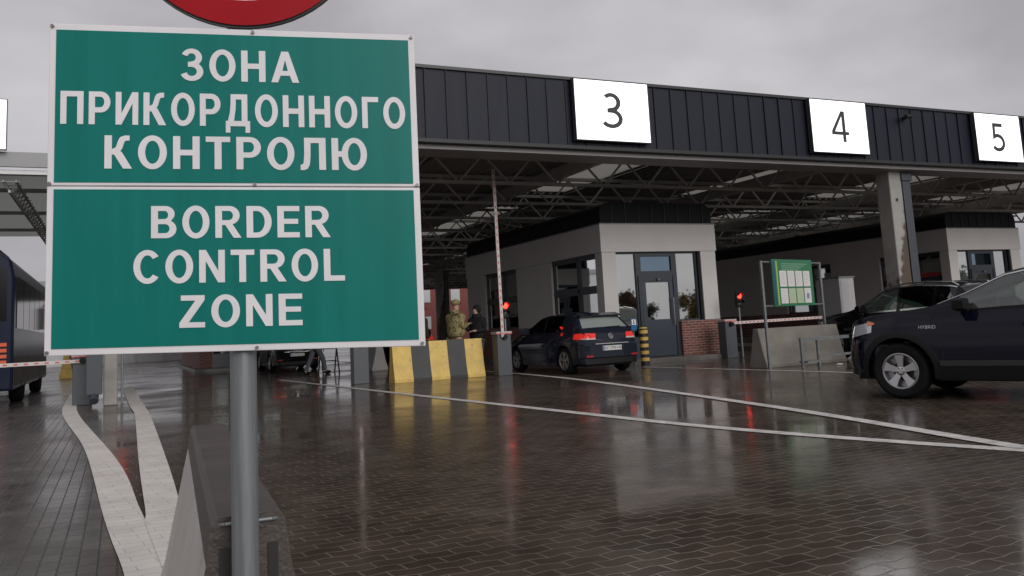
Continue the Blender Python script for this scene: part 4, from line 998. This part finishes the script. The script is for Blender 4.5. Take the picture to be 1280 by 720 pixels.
# ================================================================== BUS
bt = thing('bus', 'dark blue coach in the left lane seen from behind', 'bus', (-3.42,22.2,0))
BL, BW, BHt = 9.8, 1.26, 3.62
b = MB(); pr=[(-BW,.35),(-BW,2.9),(-BW+.08,3.3),(-BW+.3,3.45),(BW-.3,3.45),(BW-.08,3.3),(BW,2.9),(BW,.35)]
b.prism(pr,'y',0,BL); b.build('body', mat('bus_blue',(.012,.016,.038), .25, spec=.15), bt, bevel=.06)
b = MB(); b.prism([(-BW+.35,3.45),(-BW+.45,BHt+.05),(BW-.45,BHt+.05),(BW-.35,3.45)],'y',.3,3.2); b.build('roof_unit', m_black, bt, bevel=.03)
for i in range(6):
    b = MB(); y0=.5+i*1.5; b.box(BW+.001,BW+.012,y0,y0+1.42,1.75,2.95); b.build('window', m_glass_bus, bt)
for i in range(6):
    b = MB(); y0=.35+i*1.5; b.box(BW+.001,BW+.01,y0,y0+1.44,.45,1.1); b.build('luggage_flap', mat('bus_brown_refl',(.055,.042,.032),.35,spec=.12), bt)  # brown tone painted in for the reflections along the bus side
b = MB(); b.box(-BW+.15,BW-.15,-.012,-.001,1.9,3.1); b.build('rear_window', m_glass_bus, bt)
for sd in (-1,1):
    for j in range(4):
        b = MB(); b.box(sd*1.0-.13,sd*1.0+.13,-.02,-.002,.95+j*.13,1.03+j*.13); b.build('tail_lamp', mat('bus_lamp',(.55,.10,.04),.2,emit=(1,.15,.05),estr=.12), bt)
for y in (2.4,7.6):
    for sd in (-1,1):
        k = MB(); k.lathe([(.28,-.14),(.48,-.14),(.5,-.1),(.5,.1),(.48,.14),(.28,.14)],(sd*(BW-.14),y,.5),'x',28,close=True); k.build('wheel', m_rubber, bt, smooth=True)
b = MB(); b.path([(BW-.1,BL,2.6),(BW+.05,BL+.3,2.75),(BW+.25,BL+.3,2.6)],.03); b.box(BW+.13,BW+.36,BL+.22,BL+.36,1.9,2.6); b.build('side_mirror', m_black, bt, bevel=.03)

# ================================================================== PEOPLE
def skin_mesh(name, verts, edges, radii, material, parent, sub=2):
    me = bpy.data.meshes.new(name); me.from_pydata(verts, edges, []); o = bpy.data.objects.new(name, me); col.objects.link(o)
    sk = o.modifiers.new('skin','SKIN'); ss = o.modifiers.new('sub','SUBSURF'); ss.levels = sub; ss.render_levels = sub
    for i,r in enumerate(radii):
        d_=me.skin_vertices[0].data[i]; d_.radius = r if isinstance(r,tuple) else (r,r); d_.use_root = (i==0)
    dg = bpy.context.evaluated_depsgraph_get(); m2 = bpy.data.meshes.new_from_object(o.evaluated_get(dg)); bpy.data.objects.remove(o)
    m2.name = name; m2.materials.clear(); m2.materials.append(material); m2.polygons.foreach_set('use_smooth',[True]*len(m2.polygons))
    o = bpy.data.objects.new(name, m2); col.objects.link(o); o.parent = parent; return o
def person(label, loc, rz, H=1.75, arms='phone', m_top=None, m_leg=None, m_hair=None, hat=None, stride=0, group=None, hood=False, coat=1.0, m_shoe=None):
    t = thing('person', label, 'person', loc, rz, group); k=H/1.75
    def P(x,y,z): return (x*k,y*k,z*k)
    # faces +y ; joints
    hipz=.92; st_=stride
    if arms=='phone': el={1:(.25,-.02,1.13),-1:(-.25,-.02,1.13)}; wr={1:(.12,.27,1.20),-1:(-.14,.25,1.12)}
    else: el={1:(.27,-.03,1.14),-1:(-.27,-.03,1.14)}; wr={1:(.27,.06,.90),-1:(-.27,.08,.90)}
    V=[P(0,0,hipz+.03),P(0,-.01,1.12),P(0,-.01,1.33),P(0,-.005,1.45),P(0,.012,1.54),P(0,.02,1.63),P(0,.015,1.70)]
    Rd=[(.15,.10),(.135,.095),(.15,.10),(.085,.07),.052,(.078,.095),(.062,.078)]
    Ed=[(0,1),(1,2),(2,3),(3,4),(4,5),(5,6)]
    def add(p,r,par): V.append(P(*p)); Rd.append(r); Ed.append((par,len(V)-1)); return len(V)-1
    add((0,.118,1.615),.014,5)                       # nose
    for sd in (-1,1):
        sh=add((sd*.17,-.01,1.40),.062,3); e=add(el[sd],.045,sh); w_=add(wr[sd],.030,e)
        W=Vector(wr[sd]); dr=(W-Vector(el[sd])).normalized(); pm=add(tuple(W+dr*.07),(.036,.02),w_)
        sidev=dr.cross(Vector((0,0,1))); sidev=sidev.normalized() if sidev.length>.3 else Vector((0,1,0))
        for q,ln in zip((-1.5,-.5,.5,1.5),(.055,.075,.08,.068)):
            a=add(tuple(W+dr*.10+sidev*.019*q),.0095,pm); a=add(tuple(W+dr*(.10+ln*.55)+sidev*.019*q+Vector((0,0,-.008))),.0085,a); add(tuple(W+dr*(.10+ln)+sidev*.018*q+Vector((0,0,-.025))),.007,a)
        a=add(tuple(W+dr*.05-sidev*sd*.04+Vector((0,0,.0))),.011,pm); add(tuple(W+dr*.10-sidev*sd*.055),.009,a)
        hp=add((sd*.095,0,hipz-.06),.088,0); kn=add((sd*.10,sd*st_*.16+.03,.50),.060,hp); an=add((sd*.105,sd*st_*.30-.03,.09),.040,kn); add((sd*.115,sd*st_*.30+.11,.04),(.042,.03),an)
    skin=mat('skin',(.46,.28,.21),.55)
    skin_mesh('body', V, Ed, [tuple(q*k for q in r) if isinstance(r,tuple) else r*k for r in Rd], skin, t)
    # eyes and mouth
    b=MB()
    for sd in (-1,1): b.ball((sd*.032*k,.103*k,1.645*k),.010*k,n=6)
    b.build('eyes', m_black, t)
    # jacket
    c_=coat; V2=[P(0,0,hipz-.06),P(0,-.01,1.10),P(0,-.01,1.32),P(0,-.005,1.445),P(0,.0,1.50)]
    R2=[(.205*c_,.155*c_),(.185*c_,.145*c_),(.195*c_,.145*c_),(.125,.105),(.085,.08)]; E2=[(0,1),(1,2),(2,3),(3,4)]
    for sd in (-1,1):
        V2.append(P(sd*.185,-.01,1.395)); R2.append(.088); E2.append((3,len(V2)-1)); V2.append(P(*el[sd])); R2.append(.075); E2.append((len(V2)-2,len(V2)-1))
        W=Vector(wr[sd]); E_=Vector(el[sd]); V2.append(P(*(E_+(W-E_)*.92))); R2.append(.052); E2.append((len(V2)-2,len(V2)-1))
    skin_mesh('jacket', V2, E2, [tuple(q*k for q in r) if isinstance(r,tuple) else r*k for r in R2], m_top, t)
    V3=[P(0,0,hipz)]; R3=[(.165,.12)]; E3=[]
    for sd in (-1,1):
        for p,r in (((sd*.10,0,hipz-.10),.105),((sd*.105,sd*st_*.16+.03,.50),.082),((sd*.11,sd*st_*.30-.025,.10),.062)):
            V3.append(P(*p)); R3.append(r); E3.append((0 if p[2]>.7 else len(V3)-2,len(V3)-1))
    skin_mesh('trousers', V3, E3, [tuple(q*k for q in r) if isinstance(r,tuple) else r*k for r in R3], m_leg, t)
    V4=[];E4=[];R4=[]
    for sd in (-1,1):
        b=MB(); b.ball((sd*.112*k,(sd*st_*.30+.045)*k,.055*k),.10*k,(.52,1.35,.6),n=8); b.build('shoe', m_shoe or m_black, t, smooth=True)
    if hat=='cap':
        b=MB(); b.ball((0,.005*k,1.715*k),.105*k,(1,1.12,.72),n=10); b.ball((0,.11*k,1.695*k),.075*k,(1.0,.9,.16),n=8); b.build('cap', m_top, t, smooth=True)
    else:
        b=MB(); b.ball((0,-.042*k,1.675*k),.112*k,(.92,1.0,1.12),n=12); o=b.build('hood' if hood else 'hair', m_hair, t, smooth=True)
        if hood: 
            b=MB(); b.lathe([(.11,-.09),(.135,-.02),(.125,.035),(.095,.06)],(0,-.015*k,1.50*k),'z',18); b.build('hood_collar', m_hair, t, smooth=True)
    if hat=='cap':
        b=MB(); b.lathe([(.10,-.08),(.135,-.03),(.13,.025),(.10,.055)],(0,-.02*k,1.50*k),'z',18); b.build('collar', m_top, t, smooth=True)
    if arms=='phone':
        b=MB(); W=Vector(wr[1])*k; b.box(W.x-.07*k-.035,W.x-.07*k+.035,W.y+.07*k,W.y+.08*k+.01,W.z-.03,W.z+.11); b.build('held_device', m_black, t, bevel=.006)
    return t
def camo():
    m=mat('camouflage',(.13,.115,.055),.85); n=m.node_tree.nodes; l=m.node_tree.links; p=n['Principled BSDF']
    t=n.new('ShaderNodeTexCoord'); a=n.new('ShaderNodeTexNoise'); a.inputs['Scale'].default_value=11; a.inputs['Detail'].default_value=3; l.new(t.outputs['Object'],a.inputs['Vector'])
    r=n.new('ShaderNodeValToRGB'); r.color_ramp.interpolation='CONSTANT'; e=r.color_ramp.elements; e[0].position=0; e[0].color=(.08,.075,.033,1); e[1].position=.42; e[1].color=(.26,.215,.095,1)
    q=e.new(.52); q.color=(.34,.28,.145,1); q=e.new(.62); q.color=(.14,.105,.05,1); l.new(a.outputs['Fac'],r.inputs[0]); l.new(r.outputs[0],p.inputs['Base Color']); return m
m_camo=camo(); m_blackc=mat('black_cloth',(.010,.010,.012),.85,bump=.2,bscale=30); m_jean=mat('grey_trousers',(.10,.11,.13),.8); 
person('person in camouflage jacket and cap looking at a handheld device behind the striped barrier', (7.92,20.75,0), -72, 1.93, 'phone', m_camo, m_camo, m_camo, hat='cap', coat=1.38)
person('person in black hooded jacket facing the camouflaged person', (8.58,20.95,0), 118, 1.78, 'phone', m_blackc, m_jean, m_blackc, hood=True, coat=1.25)
person('person in dark olive jacket mostly hidden by the right edge of the sign', (7.50,22.3,0), -80, 1.86, 'down', mat('olive_cloth',(.04,.045,.025),.85), m_jean, m_blackc, hat='cap')
person('person in grey trousers walking beyond lane 2 below the sign', (5.75,27.8,0), -70, 1.76, 'down', m_blackc, m_jean, m_blackc, stride=1)
t = thing('folding_stand', 'dark folding metal stand on the ground below the sign', 'stand', (6.25,28.2,0), 10)
b=MB()
for x in (-.28,.28): b.bar((x,-.2,0),(x,.0,.8),.035,.035); b.bar((x,.2,0),(x,.0,.8),.035,.035)
b.bar((-.3,0,.8),(.3,0,.8),.05,.05); b.bar((-.28,-.1,.4),(.28,-.1,.4),.03,.03); b.build('frame', m_black, t)
b=MB(); b.box(-.3,.3,-.15,.15,.815,.84); b.build('shelf', m_steel, t)

# ================================================================== FAR BACKGROUND
t = thing('brick_building', 'red brick building with pale windows far beyond the canopy', 'building', (26,92,0))
b=MB(); b.box(0,34,0,12,0,7.5); b.build('wall', mat('far_brick',(.20,.06,.05),.8,var=.15), t)
for i in range(9):
    for z in (1.2,4.2):
        b=MB(); b.box(1.4+i*3.6,2.5+i*3.6,-.08,-.01,z+.2,z+1.6); f=b.build('window', mat('far_window',(.45,.47,.47),.3), t)
b=MB(); b.prism([(-.5,7.5),(34.5,7.5),(34,8.6),(0,8.6)],'y',-.5,12.5); b.build('roof', m_roofm, t)
t = thing('pale_building', 'long pale grey building beyond the bus lane', 'building', (-34,78,0))
b=MB(); b.box(0,30,0,14,0,6.3); b.build('wall', mat('pale_cladding',(.45,.46,.48),.6,var=.05), t)
b=MB(); b.box(-.2,30.2,-.2,14.2,6.3,6.75); b.build('roof', mat('pale_roof',(.25,.26,.28),.6), t)
for i in range(7):
    b=MB(); b.box(2+i*4,3.6+i*4,-.06,-.01,2,3.4); b.build('window', m_frame, t)
t = thing('perimeter_wall', 'long white perimeter wall beyond the far end of the canopy', 'wall', (-9,70,0))
b=MB(); b.box(0,22,0,.3,0,1.6); b.build('wall_panel', mat('white_wall',(.62,.62,.63),.6,var=.06), t)
b=MB()
for i in range(12): b.box(i*2-.12,i*2+.12,-.06,.36,0,1.72)
b.build('wall_post', mat('white_wall',(.62,.62,.63)), t)
build_suv('tall dark SUV with lit red tail lamps beyond the camouflaged person', (9.9,32.8,0), 0, paint('paint_black',(.006,.006,.007)), suv2, clad=False, tail=m_tail)

# trees and shrubs behind the photographer (they show as reflections in the kiosk glass)
def tree(label, loc, h, r, c1, seed, n=5000, leaf=.16):
    rnd=random.Random(seed); t=thing('tree', label, 'tree', loc, 0, 'autumn trees across the road')
    b=MB(); b.tube((0,0,0),(.1,.05,h*.55),.16,.08,n=8)
    for i in range(7):
        a=rnd.random()*6.28; z=h*(.2+.06*i); b.tube((.05,0,z),(math.cos(a)*r*.6,math.sin(a)*r*.6,z+h*.22),.05,.015,n=6)
    b.build('trunk', mat('bark',(.06,.045,.035),.9), t)
    b=MB()
    cl=[(rnd.gauss(0,.45)*r,rnd.gauss(0,.45)*r,h*(.12+.80*rnd.random()),r*(.25+.25*rnd.random())) for _ in range(22)]
    for i in range(n):
        c=cl[rnd.randrange(len(cl))]; p=Vector((c[0]+rnd.gauss(0,.5)*c[3],c[1]+rnd.gauss(0,.5)*c[3],c[2]+rnd.gauss(0,.45)*c[3]))
        u=Vector((rnd.gauss(0,1),rnd.gauss(0,1),rnd.gauss(0,1))).normalized()*leaf; v=u.orthogonal().normalized()*leaf*.8
        b.add([p-u,p+v,p+u,p-v],[(0,1,2,3)],rnd.randrange(2))
    b.build('crown', [mat('leaf_a_'+str(seed),c1,.7),mat('leaf_b_'+str(seed),tuple(x*.6 for x in c1),.7)], t, fix=False); return t
tree('yellow leaved shrub behind the photographer', (55.8,-32,0), 3.6, 2.2, (.22,.15,.03), 1)
tree('brown leaved tree behind the photographer', (43.2,-28,0), 3.8, 1.2, (.13,.06,.02), 2)
tree('green leaved tree behind the photographer', (70,-34,0), 4.6, 3.0, (.06,.07,.02), 3)

added_tree = tree('unseen leafy tree added behind the photographer to darken reflections', (-26,-42,0), 6.0, 4.4, (.05,.055,.02), 5, 7000, .30)  # unseen row, added to darken what the car sides reflect
for i,(x,y,k_) in enumerate(((-14,-45,1.1),(-4,-41,.9),(6,-46,1.2),(17,-43,1.0),(28,-40,1.15),(38,-48,.75),(47,-58,.6),(66,-60,.5),(75,-36,.9),(86,-24,.8))):
    o=copy_tree(added_tree); o.location=(x,y,0); o.scale=(k_,k_,k_); o.rotation_euler=(0,0,i*1.3)
